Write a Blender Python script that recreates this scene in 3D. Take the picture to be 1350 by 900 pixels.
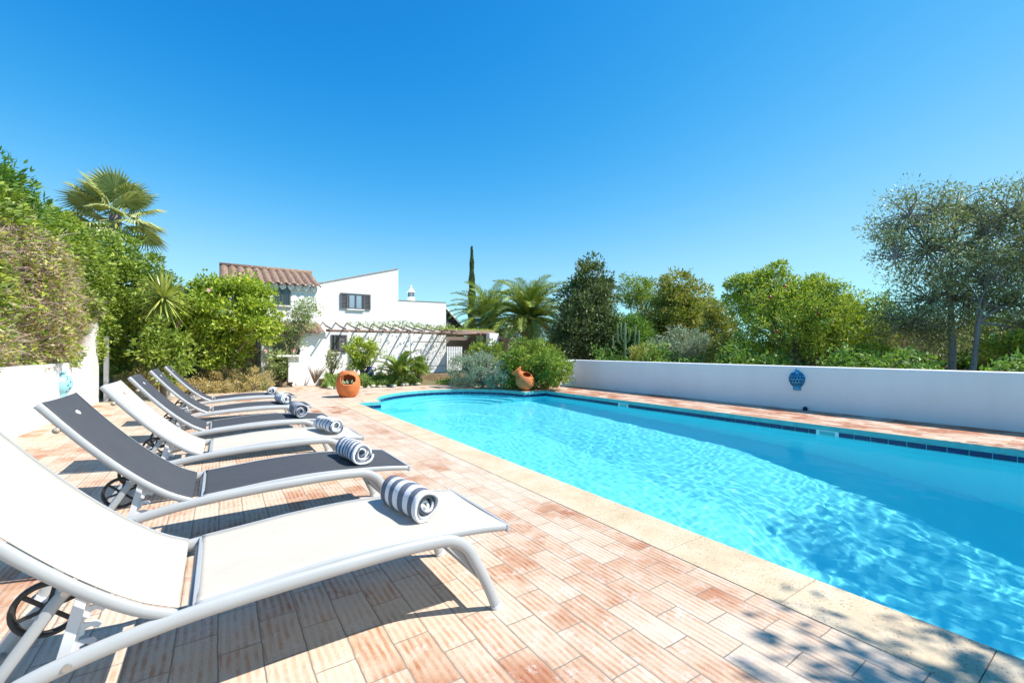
import bpy, bmesh, math, random
import numpy as np
from mathutils import Vector, Matrix, noise
from mathutils.geometry import tessellate_polygon
for o in list(bpy.data.objects): bpy.data.objects.remove(o)
scn = bpy.context.scene
COL = scn.collection
R = math.radians
# ------------------------------------------------------------------ camera
EYE = 1.25; FPX = 575.0; YAW = math.atan(385/575)
cam = bpy.data.cameras.new('camera'); camo = bpy.data.objects.new('camera', cam); COL.objects.link(camo)
camo.location = (0, 0, EYE); camo.rotation_euler = (R(90), 0, -YAW)
cam.sensor_width = 36; cam.lens = 36*FPX/1350; cam.shift_y = 11/1350
cam.clip_start = .05; cam.clip_end = 3000
scn.camera = camo
# ------------------------------------------------------------------ sky, sun, exposure
SUN = Vector((.62, -.50, 1.0)).normalized()
w = bpy.data.worlds.new('World'); scn.world = w; w.use_nodes = True
nt = w.node_tree; nt.nodes.clear()
sky = nt.nodes.new('ShaderNodeTexSky'); sky.sky_type = 'NISHITA'; sky.sun_disc = False
sky.sun_elevation = math.asin(SUN.z); sky.sun_rotation = math.atan2(SUN.x, SUN.y)
sky.air_density = 1.0; sky.dust_density = 0.0; sky.ozone_density = 6.0; sky.altitude = 5000
SKY = .15
sep = nt.nodes.new('ShaderNodeSeparateColor'); com = nt.nodes.new('ShaderNodeCombineColor')
nt.links.new(sky.outputs[0], sep.inputs[0])
def mth(op, x, y):
    m = nt.nodes.new('ShaderNodeMath'); m.operation = op
    for i, q in enumerate((x, y)):
        if isinstance(q, bpy.types.NodeSocket): nt.links.new(q, m.inputs[i])
        else: m.inputs[i].default_value = q
    return m.outputs[0]
for i, (p, al, be) in enumerate(((4.0, .0019, 4.3), (1.6, .225, 1.62), (1.6, .158, 1.72))):     # soft shoulder for the whole sky: x^p / (al + be x^p)
    xp = mth('POWER', mth('MULTIPLY', sep.outputs[i], SKY), p)
    nt.links.new(mth('DIVIDE', mth('DIVIDE', xp, mth('ADD', mth('MULTIPLY', xp, be), al)), SKY), com.inputs[i])
bg = nt.nodes.new('ShaderNodeBackground'); bg.inputs[1].default_value = SKY
wo = nt.nodes.new('ShaderNodeOutputWorld')
nt.links.new(com.outputs[0], bg.inputs[0]); nt.links.new(bg.outputs[0], wo.inputs[0])
sl = bpy.data.lights.new('sun', 'SUN'); sl.energy = 3.75; sl.angle = R(.5); sl.color = (1, .95, .87)
so = bpy.data.objects.new('sun', sl); COL.objects.link(so)
so.rotation_euler = (-SUN).to_track_quat('-Z', 'Y').to_euler(); so.location = (20, -16, 30)
scn.view_settings.view_transform = 'Standard'; scn.view_settings.look = 'None'
scn.view_settings.gamma = 1; scn.view_settings.use_curve_mapping = False
scn.view_settings.exposure = 1.13
scn.cycles.max_bounces = 8; scn.cycles.diffuse_bounces = 5; scn.cycles.glossy_bounces = 3
scn.cycles.transmission_bounces = 6; scn.cycles.transparent_max_bounces = 12

# ------------------------------------------------------------------ helpers
def at(u, v, Y=None, X=None, z=None, d=None):
    """photo pixel -> world point on the plane Y=, X=, z= or at depth d"""
    a = (u-675)/FPX; s, c = math.sin(YAW), math.cos(YAW)
    if Y is not None: d = Y/(c-a*s)
    elif X is not None: d = X/(s+a*c)
    elif z is not None: d = (EYE-z)*FPX/(v-461)
    return Vector((d*(s+a*c), d*(c-a*s), EYE-d*(v-461)/FPX))

def tag(o, label=None, cat=None, group=None, kind=None):
    if label: o['label'] = label
    if cat: o['category'] = cat
    if group: o['group'] = group
    if kind: o['kind'] = kind
    return o
def empty(name, loc=(0,0,0), rz=0, label=None, cat=None, group=None):
    o = bpy.data.objects.new(name, None); COL.objects.link(o); o.location = loc; o.rotation_euler = (0,0,rz)
    o.empty_display_size = .2
    return tag(o, label, cat, group)

class MB:
    def __init__(s): s.v = []; s.f = []
    def add(s, vs, fs):
        n = len(s.v); s.v += [tuple(p) for p in vs]; s.f += [tuple(i+n for i in f) for f in fs]; return s
    def box(s, x0, x1, y0, y1, z0, z1):
        return s.add([(x,y,z) for z in (z0,z1) for y in (y0,y1) for x in (x0,x1)],
              [(0,2,3,1),(4,5,7,6),(0,1,5,4),(2,6,7,3),(0,4,6,2),(1,3,7,5)])
    def bar(s, a, b, w, h, up=(0,0,1)):
        a = Vector(a); b = Vector(b); d = (b-a).normalized(); u = Vector(up)
        if abs(d.dot(u)) > .99: u = Vector((1,0,0))
        r = d.cross(u).normalized(); u = r.cross(d)
        vs = [p + r*i*w/2 + u*j*h/2 for p in (a,b) for i,j in ((-1,-1),(1,-1),(1,1),(-1,1))]
        return s.add(vs, [(0,3,2,1),(4,5,6,7),(0,1,5,4),(1,2,6,5),(2,3,7,6),(3,0,4,7)])
    def tube(s, pts, rad, n=8, cap=True, flat=1.0, up=(0,0,1)):
        """flat: width multiplier across (perpendicular to up)"""
        pts = [Vector(p) for p in pts]; m = len(pts)
        rad = rad if isinstance(rad, (list, tuple)) else [rad]*m
        vs = []; prev = None
        for i, p in enumerate(pts):
            d = (pts[min(i+1,m-1)]-pts[max(i-1,0)]).normalized()
            if prev is None:
                u = Vector(up)
                if abs(d.dot(u)) > .97: u = Vector((0,1,0)) if abs(d.y) < .9 else Vector((1,0,0))
                r = d.cross(u).normalized()
            else:
                r = (prev - d*prev.dot(d)).normalized()
            prev = r; u = r.cross(d)
            for k in range(n):
                t = 2*math.pi*k/n
                vs.append(p + (r*math.cos(t)*flat + u*math.sin(t))*rad[i])
        fs = [(i*n+k, i*n+(k+1)%n, (i+1)*n+(k+1)%n, (i+1)*n+k) for i in range(m-1) for k in range(n)]
        if cap: fs += [tuple(range(n))[::-1], tuple((m-1)*n+k for k in range(n))]
        return s.add(vs, fs)
    def lathe(s, prof, n=24, c=(0,0,0), M=None):
        vs = []; m = len(prof)
        for r, z in prof:
            for k in range(n):
                t = 2*math.pi*k/n; p = Vector((r*math.cos(t), r*math.sin(t), z))
                if M: p = M @ p
                vs.append(p + Vector(c))
        fs = [(i*n+k, i*n+(k+1)%n, (i+1)*n+(k+1)%n, (i+1)*n+k) for i in range(m-1) for k in range(n)]
        return s.add(vs, fs)
    def prism(s, poly, axis, a, b):
        """poly of 2D points extruded along axis 'x','y','z' from a to b"""
        def mk(p, t): return {'y': (p[0], t, p[1]), 'x': (t, p[0], p[1]), 'z': (p[0], p[1], t)}[axis]
        n = len(poly); vs = [mk(p, a) for p in poly] + [mk(p, b) for p in poly]
        fs = [(i, (i+1)%n, n+(i+1)%n, n+i) for i in range(n)]
        tr = tessellate_polygon([[Vector((p[0],p[1],0)) for p in poly]])
        fs += [tuple(t) for t in tr] + [tuple(n+i for i in t[::-1]) for t in tr]
        return s.add(vs, fs)
    def build(s, name, mat, parent=None, smooth=False, bevel=0, seg=2, fixn=True):
        me = bpy.data.meshes.new(name); me.from_pydata(s.v, [], s.f)
        if fixn:
            bm = bmesh.new(); bm.from_mesh(me); bmesh.ops.recalc_face_normals(bm, faces=bm.faces[:]); bm.to_mesh(me); bm.free()
        me.update()
        if mat: me.materials.append(mat)
        if smooth: me.polygons.foreach_set('use_smooth', [True]*len(me.polygons))
        o = bpy.data.objects.new(name, me); COL.objects.link(o)
        if parent: o.parent = parent
        if bevel:
            md = o.modifiers.new('bevel', 'BEVEL'); md.width = bevel; md.segments = seg; md.limit_method = 'ANGLE'; md.angle_limit = R(40)
        return o

def copy_tree(o, parent=None):
    c = o.copy(); COL.objects.link(c)
    if parent: c.parent = parent
    for ch in list(o.children): copy_tree(ch, c)
    return c

# ------------------------------------------------------------------ materials
class NG:
    def __init__(s, name):
        s.m = bpy.data.materials.new(name); s.m.use_nodes = True; s.t = s.m.node_tree; s.t.nodes.clear()
        s.out = s.n('ShaderNodeOutputMaterial')
    def n(s, t, **k):
        x = s.t.nodes.new(t)
        for a, b in k.items(): setattr(x, a, b)
        return x
    def l(s, a, b): s.t.links.new(a, b)
    def inp(s, node, i, v):
        if hasattr(v, 'is_linked') or isinstance(v, bpy.types.NodeSocket): s.l(v, node.inputs[i])
        elif v is not None: node.inputs[i].default_value = v
    def coord(s, kind='Object'): return s.n('ShaderNodeTexCoord').outputs[kind]
    def math(s, op, a, b=None, c=None, clamp=False):
        x = s.n('ShaderNodeMath', operation=op); x.use_clamp = clamp
        s.inp(x, 0, a); s.inp(x, 1, b)
        if c is not None: s.inp(x, 2, c)
        return x.outputs[0]
    def mapping(s, v, scale=(1,1,1), rot=(0,0,0), loc=(0,0,0)):
        x = s.n('ShaderNodeMapping'); s.l(v, x.inputs[0]); x.inputs[1].default_value = loc
        x.inputs[2].default_value = rot; x.inputs[3].default_value = scale; return x.outputs[0]
    def noise(s, v, scale, detail=3, rough=.5, dist=0):
        x = s.n('ShaderNodeTexNoise'); s.l(v, x.inputs['Vector']); x.inputs['Scale'].default_value = scale
        x.inputs['Detail'].default_value = detail; x.inputs['Roughness'].default_value = rough
        x.inputs['Distortion'].default_value = dist; return x.outputs[0]
    def ramp(s, f, stops, interp='LINEAR'):
        x = s.n('ShaderNodeValToRGB'); x.color_ramp.interpolation = interp; e = x.color_ramp.elements
        while len(e) < len(stops): e.new(.5)
        for el, (p, c) in zip(e, stops):
            el.position = p; el.color = (c, c, c, 1) if isinstance(c, (int, float)) else (*c, 1)
        s.inp(x, 0, f); return x.outputs[0]
    def mix(s, f, a, b, mode='MIX'):
        x = s.n('ShaderNodeMix', data_type='RGBA', blend_type=mode)
        s.inp(x, 0, f)
        for i, v in ((6, a), (7, b)):
            if isinstance(v, tuple): v = (*v, 1) if len(v) == 3 else v
            s.inp(x, i, v)
        return x.outputs[2]
    def bump(s, h, st=.3, dist=.01, nrm=None):
        x = s.n('ShaderNodeBump'); x.inputs['Strength'].default_value = st; x.inputs['Distance'].default_value = dist
        s.l(h, x.inputs['Height'])
        if nrm: s.l(nrm, x.inputs['Normal'])
        return x.outputs[0]
    def bsdf(s, col, rough=.6, nrm=None, metal=0, spec=.5, coat=0):
        x = s.n('ShaderNodeBsdfPrincipled')
        if isinstance(col, tuple): col = (*col, 1) if len(col) == 3 else col
        s.inp(x, 'Base Color', col); s.inp(x, 'Roughness', rough); s.inp(x, 'Metallic', metal)
        x.inputs['Specular IOR Level'].default_value = spec
        if coat: x.inputs['Coat Weight'].default_value = coat; x.inputs['Coat Roughness'].default_value = .15
        if nrm: s.l(nrm, x.inputs['Normal'])
        return x.outputs[0]
    def done(s, sh): s.l(sh, s.out.inputs[0]); return s.m

def simple(name, col, rough=.55, var=.12, scale=6, bump=.0, bscale=60, metal=0, spec=.5, coat=0):
    g = NG(name); c = g.coord()
    n = g.noise(c, scale, 4, .6)
    dark = tuple(x*(1-var) for x in col); lite = tuple(min(1, x*(1+var)) for x in col)
    cc = g.ramp(n, [(.3, dark), (.7, lite)])
    nr = g.bump(g.noise(c, bscale, 4, .6), bump, .01) if bump else None
    return g.done(g.bsdf(cc, rough, nr, metal, spec, coat))
def rnd_mat(name, cols, rough=.5, scale=30):
    """per-object-space variation between several colours"""
    g = NG(name); c = g.coord(); n = g.noise(c, scale, 3, .6)
    k = len(cols); return g.done(g.bsdf(g.ramp(n, [(.3+.4*i/(max(1,k-1)), cols[i]) for i in range(k)]), rough))

def mat_tiles(name, tone=0.0):
    g = NG(name); c = g.coord()
    rot = g.mapping(c, rot=(0,0,R(90)))                      # brick length runs along the pool
    wob = g.noise(c, 3.0, 2)
    mv = g.n('ShaderNodeVectorMath', operation='MULTIPLY_ADD'); 
    nz = g.n('ShaderNodeTexNoise'); g.l(c, nz.inputs['Vector']); nz.inputs['Scale'].default_value = 9; nz.inputs['Detail'].default_value = 2
    g.l(nz.outputs['Color'], mv.inputs[0]); mv.inputs[1].default_value = (.012,.012,0); g.l(rot, mv.inputs[2])
    b = g.n('ShaderNodeTexBrick'); g.l(mv.outputs[0], b.inputs['Vector'])
    b.inputs['Scale'].default_value = 1; b.inputs['Brick Width'].default_value = .33; b.inputs['Row Height'].default_value = .155
    b.inputs['Mortar Size'].default_value = .0032; b.inputs['Mortar Smooth'].default_value = .25; b.inputs['Bias'].default_value = 0
    b.inputs['Color1'].default_value = (0,0,0,1); b.inputs['Color2'].default_value = (1,1,1,1); b.inputs['Mortar'].default_value = (.5,.5,.5,1)
    rndm = b.outputs['Color']; mort = b.outputs['Fac']
    # ribs pressed into every tile, along its length
    sx = g.n('ShaderNodeSeparateXYZ'); g.l(c, sx.inputs[0])
    jit = g.math('MULTIPLY', g.noise(g.mapping(c, scale=(1,.35,1)), 14, 2), .020)
    xx = g.math('ADD', sx.outputs[0], jit)
    rib = g.math('MULTIPLY_ADD', g.math('SINE', g.math('MULTIPLY', xx, 2*math.pi/.031)), .5, .5)
    stre = g.noise(g.mapping(c, scale=(1,.18,1)), 45, 3, .6)
    blot = g.noise(c, 2.2, 4, .6, .3); blot2 = g.noise(g.mapping(c, loc=(7,3,0)), 9, 5, .65)
    blot3 = g.noise(g.mapping(c, loc=(1,5,0)), 6, 4, .6)
    zone = g.noise(g.mapping(c, loc=(3,9,0)), .7, 2)
    wear = g.math('ADD', g.math('MULTIPLY', rndm, .34), g.math('ADD', g.math('MULTIPLY', blot, .85), g.math('MULTIPLY', zone, .9)))
    wear = g.math('ADD', wear, -.63 + tone)
    wear = g.math('ADD', wear, g.math('MULTIPLY', g.math('GREATER_THAN', sx.outputs[0], PX1-.02), .22))
    base = g.ramp(wear, [(.22, (.575,.485,.385)), (.50, (.55,.435,.33)), (.64, (.48,.30,.195)), (.78, (.38,.16,.085))])
    ribm = g.math('MULTIPLY', g.math('MULTIPLY', g.ramp(rib, [(.25,0),(.75,1)]), g.ramp(stre, [(.32,.05),(.60,1)])), g.ramp(wear, [(.2,.60),(.6,1)]), clamp=True)
    ribm = g.math('MULTIPLY', ribm, g.ramp(blot3, [(.35,.25),(.55,1)]))
    reddish = g.ramp(wear, [(.2, (.50,.33,.22)), (.48, (.44,.22,.115)), (.75, (.27,.08,.035))])
    col = g.mix(ribm, base, reddish)
    lime = g.math('MULTIPLY', g.ramp(blot2, [(.54,0),(.62,1)]), g.ramp(g.noise(c, 34, 4, .75), [(.40,0),(.56,1)]))
    col = g.mix(g.math('MULTIPLY', lime, .5), col, (.64,.55,.50))
    dirt = g.ramp(g.noise(c, 120, 3, .7), [(.3,.80),(.55,1)])
    col = g.mix(1.0, col, dirt, 'MULTIPLY')
    mcol = g.mix(g.noise(c, 6, 2), (.36,.30,.24), (.12,.095,.075))
    col = g.mix(mort, col, mcol)
    h = g.math('SUBTRACT', g.math('MULTIPLY', rib, .25), g.math('MULTIPLY', mort, 1.2))
    h = g.math('ADD', h, g.math('MULTIPLY', g.noise(c, 90, 4, .7), .35))
    h = g.math('ADD', h, g.math('MULTIPLY', rndm, .15))
    return g.done(g.bsdf(col, .72, g.bump(h, .45, .006), spec=.3))

def mat_coping():
    g = NG('coping_stone'); c = g.coord()
    a = g.noise(c, 2.5, 4, .6); b = g.noise(c, 60, 4, .75)
    col = g.ramp(a, [(.3,(.48,.37,.24)),(.5,(.56,.45,.31)),(.7,(.58,.50,.38))])
    v = g.n('ShaderNodeTexVoronoi'); g.l(c, v.inputs['Vector']); v.inputs['Scale'].default_value = 55
    pit = g.math('MULTIPLY', g.ramp(v.outputs['Distance'], [(.16,1),(.30,0)]), g.ramp(g.noise(c, 7, 3), [(.38,0),(.55,1)]))
    col = g.mix(g.math('MULTIPLY', pit, .85), col, (.30,.20,.13))
    col = g.mix(1, col, g.ramp(b, [(.3,.82),(.6,1.0)]), 'MULTIPLY')
    h = g.math('SUBTRACT', g.math('MULTIPLY', b, .5), pit)
    return g.done(g.bsdf(col, .8, g.bump(h, .4, .005), spec=.3))

def mat_plaster(name, col=(.80,.79,.77), stain=.25, drips=None):
    g = NG(name); c = g.coord()
    a = g.noise(g.mapping(c, scale=(1,1,.25)), 2.2, 5, .6)
    s2 = g.noise(c, .8, 3)
    dirty = tuple(x*(1-stain) for x in col)
    cc = g.mix(g.ramp(a, [(.45,0),(.8,1)]), col, dirty)
    cc = g.mix(g.ramp(s2, [(.4,0),(.75,.35)]), cc, tuple(x*y for x, y in zip(col, (.96,.93,.9))))
    if drips:
        sz = g.n('ShaderNodeSeparateXYZ'); g.l(c, sz.inputs[0])
        m = g.math('MULTIPLY', g.ramp(sz.outputs[2], [(drips*.62,0),(drips,1)]), g.ramp(g.noise(g.mapping(c, scale=(1,1,.12)), 11, 4, .7), [(.54,0),(.66,1)]))
        cc = g.mix(g.math('MULTIPLY', m, .7), cc, (.22,.21,.20))
    h = g.math('ADD', g.math('MULTIPLY', g.noise(c, 5, 3), 1.0), g.math('MULTIPLY', g.noise(c, 70, 4, .7), .25))
    return g.done(g.bsdf(cc, .85, g.bump(h, .25, .02), spec=.2))

def mat_pool():
    g = NG('pool_plaster'); c = g.coord()
    a = g.noise(c, 1.3, 3)
    col = g.ramp(a, [(.3,(.20,.88,.95)),(.7,(.24,.91,.97))])
    return g.done(g.bsdf(col, .6, spec=.2))

def mat_water():
    g = NG('water_surface'); c = g.coord()
    x = g.n('ShaderNodeBsdfRefraction'); x.distribution = 'BECKMANN'
    x.inputs['IOR'].default_value = 1.33; x.inputs['Roughness'].default_value = 0.0
    x.inputs['Color'].default_value = (.93,.99,1,1)
    gl = g.n('ShaderNodeBsdfGlossy'); gl.inputs['Roughness'].default_value = .02
    fr = g.n('ShaderNodeFresnel'); fr.inputs[0].default_value = 1.33
    mx = g.n('ShaderNodeMixShader'); g.l(g.math('MULTIPLY', fr.outputs[0], .42), mx.inputs[0]); g.l(x.outputs[0], mx.inputs[1]); g.l(gl.outputs[0], mx.inputs[2])
    tp = g.n('ShaderNodeBsdfTransparent'); tp.inputs[0].default_value = (.93,.99,1,1)
    m2 = g.n('ShaderNodeMixShader'); m2.inputs[0].default_value = .22; g.l(mx.outputs[0], m2.inputs[1]); g.l(tp.outputs[0], m2.inputs[2])
    return g.done(m2.outputs[0])

PX1 = 8.28
M_TILE = mat_tiles('terracotta_tiles')
M_COPE = mat_coping()
M_PLAST = mat_plaster('white_plaster')
M_POOL = mat_pool(); M_WATER = mat_water()
M_BLUE = simple('navy_tile', (.006,.02,.10), .15, .4, 20)
M_TEAL = simple('teal_render', (.10,.42,.42), .4, .15, 8)
M_WHITE = simple('white_grout', (.75,.78,.78), .5)

# ------------------------------------------------------------------ pool
PX0, PX1, PY0, PY1 = 2.69, 8.28, -3.0, 10.52
AC = (5.36, 10.52); AR = 2.13; WZ = -.15
def pool_outline(off=0.0, nose=0.0):
    """counter-clockwise; off widens (left, arc), nose widens the right side"""
    a0, a1 = AC[0]-AR, AC[0]+AR
    pts = [(PX0-off, PY0), (PX1+nose, PY0), (PX1+nose, PY1+off)]
    n = 36; r = AR+off
    t0 = math.asin(min(1, off/r)) if off else 0
    for i in range(n+1):
        t = t0 + (math.pi-2*t0)*i/n
        pts.append((AC[0]+r*math.cos(t), AC[1]+r*math.sin(t)))
    pts.append((PX0-off, PY1+off))
    return pts
def ring(outer, inner, z, name, mat, parent=None, kind=None, thick=0):
    lo = [Vector((x,y,0)) for x,y in outer]; li = [Vector((x,y,0)) for x,y in inner]
    tr = tessellate_polygon([lo, li]); al = lo+li
    mb = MB(); mb.add([(p.x,p.y,z) for p in al], tr)
    o = mb.build(name, mat, parent, fixn=False)
    me = o.data; bm = bmesh.new(); bm.from_mesh(me)
    for f in bm.faces:
        if f.normal.z < 0: f.normal_flip()
    bm.to_mesh(me); bm.free()
    if kind: tag(o, kind=kind)
    return o
inner = pool_outline()
cope_out = pool_outline(.38, .07)
DECK = [(-2.42,-5), (10.16,-5), (10.16,11.62), (9.3,12.15), (6.9,13.95), (5.9,14.55), (3.2,14.55), (2.75,15.2), (2.7,17.5), (1.35,17.5), (1.3,15.3), (-2.42,15.3)]
ring(DECK, cope_out, 0.0, 'pool_deck', M_TILE, kind='structure')

pool = empty('swimming_pool', ((PX0+PX1)/2*0, 0, 0), 0, 'long turquoise swimming pool with a rounded far end and pale stone edge', 'swimming pool')
# coping slabs as one band with real joints
def coping():
    mb = MB(); g = .002
    def slab(a, b, c_, d_):   # outline quad, top .012
        vs = [(*p, z) for z in (-.05, .004) for p in (a,b,c_,d_)]
        mb.add(vs, [(4,5,6,7),(0,1,5,4),(1,2,6,5),(2,3,7,6),(3,0,4,7)])
    L = .665; y = 1.05-L*7
    while y < PY1-.05:
        y2 = min(y+L, PY1); slab((PX0-.40,y+g),(PX0,y+g),(PX0,y2-g),(PX0-.40,y2-g)); y = y2
    y = -3
    while y < PY1-.05:
        y2 = min(y+.4, PY1); slab((PX1,y+.001),(PX1+.06,y+.001),(PX1+.06,y2-.001),(PX1,y2-.001)); y = y2
    # shoulders and arc
    a0, a1 = AC[0]-AR, AC[0]+AR
    slab((PX0-.40,PY1+g),(a0-.39,PY1+g),(a0-.39,PY1+.40),(PX0-.40,PY1+.40)); slab((a0-.386,PY1-.0),(a0-.386,PY1-.001),(a0-.385,PY1-.001),(a0-.385,PY1))
    slab((a1+.39,PY1+g),(PX1+.06,PY1+g),(PX1+.06,PY1+.40),(a1+.39,PY1+.40))
    n = 16
    for i in range(n):
        t0 = math.pi*i/n+.002; t1 = math.pi*(i+1)/n-.002
        k = 3
        for j in range(k):
            ta = t0+(t1-t0)*j/k; tb = t0+(t1-t0)*(j+1)/k
            f = lambda r,t: (AC[0]+r*math.cos(t), AC[1]+r*math.sin(t))
            slab(f(AR,ta), f(AR+.38,ta), f(AR+.38,tb), f(AR,tb))
    return mb.build('coping', M_COPE, pool)
coping()
# basin
mb = MB(); n = len(inner)
def floor_z(y): return -1.15 - .075*max(0,min(6,10-y)) - .30*max(0,min(3.4,4-y))
vs = []
for x, y in inner: vs.append((x,y,-.0))
for x, y in inner: vs.append((x,y,-.03-.15))
for x, y in inner: vs.append((x,y,-2.6))
mb.add(vs, [(i,n+i,n+(i+1)%n,(i+1)%n) for i in range(n)] + [(n+i,2*n+i,2*n+(i+1)%n,n+(i+1)%n) for i in range(n)])
tr = tessellate_polygon([[Vector((x,y,0)) for x,y in inner]])
for ya, yb in ((PY0,.6),(.6,2),(2,4),(4,PY1)): mb.add([(PX0,ya,floor_z(ya)),(PX1,ya,floor_z(ya)),(PX1,yb,floor_z(yb)),(PX0,yb,floor_z(yb))], [(0,1,2,3)])
mb.add([(x,y,floor_z(PY1)) for x,y in inner[2:] if y > PY1-.01], [tuple(range(len([1 for x,y in inner[2:] if y > PY1-.01])))])
basin = mb.build('basin', M_POOL, pool, fixn=False)
# teal band above, navy tiles below, along right side, shoulders and arc
def band(z0, z1, inset, tiles=None):
    mb = MB(); ins = pool_outline(-inset if False else 0)
    for i in range(1, len(inner)):
        a = Vector((*inner[i],0)); b = Vector((*inner[(i+1)%len(inner)],0))
        if i == len(inner)-1: continue
        d = (b-a); L = d.length; d.normalize(); nrm = Vector((-d.y,d.x,0))
        k = max(1, round(L/tiles)) if tiles else 1
        for j in range(k):
            p = a + d*(L*j/k + (.004 if tiles else 0)); q = a + d*(L*(j+1)/k - (.004 if tiles else 0))
            vs = [(*(p+nrm*t).xy, z) for z in (z0,z1) for t in (0,inset)] + [(*(q+nrm*t).xy, z) for z in (z0,z1) for t in (0,inset)]
            mb.add(vs, [(1,5,7,3),(2,3,7,6),(0,4,5,1),(0,1,3,2),(4,6,7,5)])
    return mb
band(-.078, -.002, .012).build('teal_band', M_TEAL, pool, fixn=False)
band(-.170, -.082, .009, .21).build('waterline_tiles', M_BLUE, pool, fixn=False)
# shallow steps in the rounded end
for k, (r, z) in enumerate(((AR-.005, -.42), (AR-.38, -.70), (AR-.74, -.98))):
    mb = MB(); pts = [(AC[0]+r*math.cos(math.pi*i/32), AC[1]+.02+max(0,r*math.sin(math.pi*i/32)-.02)) for i in range(33)]
    ri = r-.42 if k < 2 else r-.40
    pin = [(AC[0]+ri*math.cos(math.pi*i/32), AC[1]+max(0,ri*math.sin(math.pi*i/32))) for i in range(33)]
    vs = [(*p, z) for p in pts]+[(*p, z) for p in pin]+[(*p, -1.3) for p in pin]+[(*pts[0],-1.3),(*pts[-1],-1.3)]
    mb.add(vs, [(i,i+1,34+i,33+i) for i in range(32)]+[(33+i,34+i,67+i,66+i) for i in range(32)]+[(0,33,66,99),(32,100,98,65)])
    mb.build('step', M_POOL, pool, fixn=False)

# water: a real rippled sheet
def water():
    dx = .022
    nx = int((PX1-PX0)/dx)+1; ys = np.arange(PY0+2.2, AC[1]+AR+.04, dx); xs = np.linspace(PX0-.012, PX1+.012, nx)
    X, Y = np.meshgrid(xs, ys); rs = np.random.RandomState(4)
    Z = np.zeros_like(X)
    wx = X + .10*np.sin(Y*1.7+.6)+.06*np.sin(X*2.9+Y*2.3); wy = Y + .10*np.sin(X*1.9+1.1)+.06*np.sin(Y*3.3-X*1.7)
    for i in range(46):
        lam = .085*(1.075**i)
        lam = min(lam, 1.3)
        th = rs.rand()*2*math.pi
        k = 2*math.pi/lam; amp = WAMP*lam**.75
        Z += amp*np.sin(k*(wx*math.cos(th)+wy*math.sin(th))+rs.rand()*6.28)
    V = np.stack([X, Y, Z+WZ], -1).reshape(-1,3)
    ny = len(ys)
    idx = np.arange(ny*nx).reshape(ny,nx)
    F = np.stack([idx[:-1,:-1], idx[:-1,1:], idx[1:,1:], idx[1:,:-1]], -1).reshape(-1,4)
    cen = V[F].mean(1)
    keep = (cen[:,1] < PY1) | (((cen[:,0]-AC[0])**2+(cen[:,1]-AC[1])**2) < (AR+.03)**2)
    F = F[keep]
    return quads('water', V, F, M_WATER, None, smooth=True)
def quads(name, V, F, mat, parent=None, smooth=False):
    me = bpy.data.meshes.new(name); nf = len(F); k = F.shape[1]
    me.vertices.add(len(V)); me.vertices.foreach_set('co', np.ascontiguousarray(V, dtype=np.float32).ravel())
    me.loops.add(nf*k); me.loops.foreach_set('vertex_index', F.astype(np.int32).ravel())
    me.polygons.add(nf); me.polygons.foreach_set('loop_start', np.arange(0, nf*k, k, dtype=np.int32))
    me.polygons.foreach_set('use_smooth', np.full(nf, smooth))
    me.update(calc_edges=True); me.materials.append(mat)
    o = bpy.data.objects.new(name, me); COL.objects.link(o)
    if parent: o.parent = parent
    return o
WAMP = .00048
water_o = tag(water(), kind='structure')
sl.cycles.is_caustics_light = True
water_o.cycles.is_caustics_caster = True
basin.cycles.is_caustics_receiver = True
for o in pool.children: o.cycles.is_caustics_receiver = True
# ------------------------------------------------------------------ ground and water fittings
def mat_ground():
    g = NG('dry_ground'); c = g.coord()
    a = g.noise(c, .5, 4, .6); b = g.noise(c, 9, 5, .7)
    col = g.mix(g.ramp(a, [(.4,0),(.6,1)]), g.ramp(b, [(.3,(.20,.13,.08)),(.7,(.34,.25,.16))]), g.ramp(b, [(.3,(.07,.08,.03)),(.7,(.18,.16,.07))]))
    return g.done(g.bsdf(col, .95, g.bump(b, .6, .03), spec=.1))
M_GROUND = mat_ground()
GR = [(-900,-900),(900,-900),(900,900),(-900,900)]
ring(GR, [(-2.40,-4.98),(10.14,-4.98),(10.14,11.6),(9.28,12.13),(6.88,13.93),(5.88,14.5),(-2.40,14.5)], -.012, 'ground', M_GROUND, kind='structure')
ring([(-2.3,14.45),(3.25,14.45),(3.25,14.4),(-2.3,14.4)][::1], [(-2.2,14.44),(-2.19,14.44),(-2.19,14.43),(-2.2,14.43)], -.02, 'ground', M_GROUND, kind='structure')

# ------------------------------------------------------------------ walls beside the pool
M_PAINT = mat_plaster('wall_plaster', (.86,.83,.84), .06)
wall = empty('boundary_wall', (10.1, 3, 0), 0, 'long low white rendered wall running behind the far side of the pool', 'wall')
mb = MB().box(0, .24, -8, 8.34, -.1, .905); mb.build('wall_run', M_PAINT, wall, bevel=.03, seg=3)
# short return at the far end with a rounded shoulder, butted against the long run
poly = [(9.52-10.1,-.1)] + [(9.52-10.1+.16*(1-math.sin(t)), .905-.16*(1-math.cos(t))) for t in [math.pi/2*(1-i/6) for i in range(7)]]
poly = [(-.58,-.1),(-.58,.74),(-.555,.82),(-.51,.875),(-.44,.903),(.0,.905),(.24,.905),(.24,-.1)]
MB().prism(poly, 'y', 8.343, 8.58).build('wall_return', M_PAINT, wall, bevel=.012)

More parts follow.
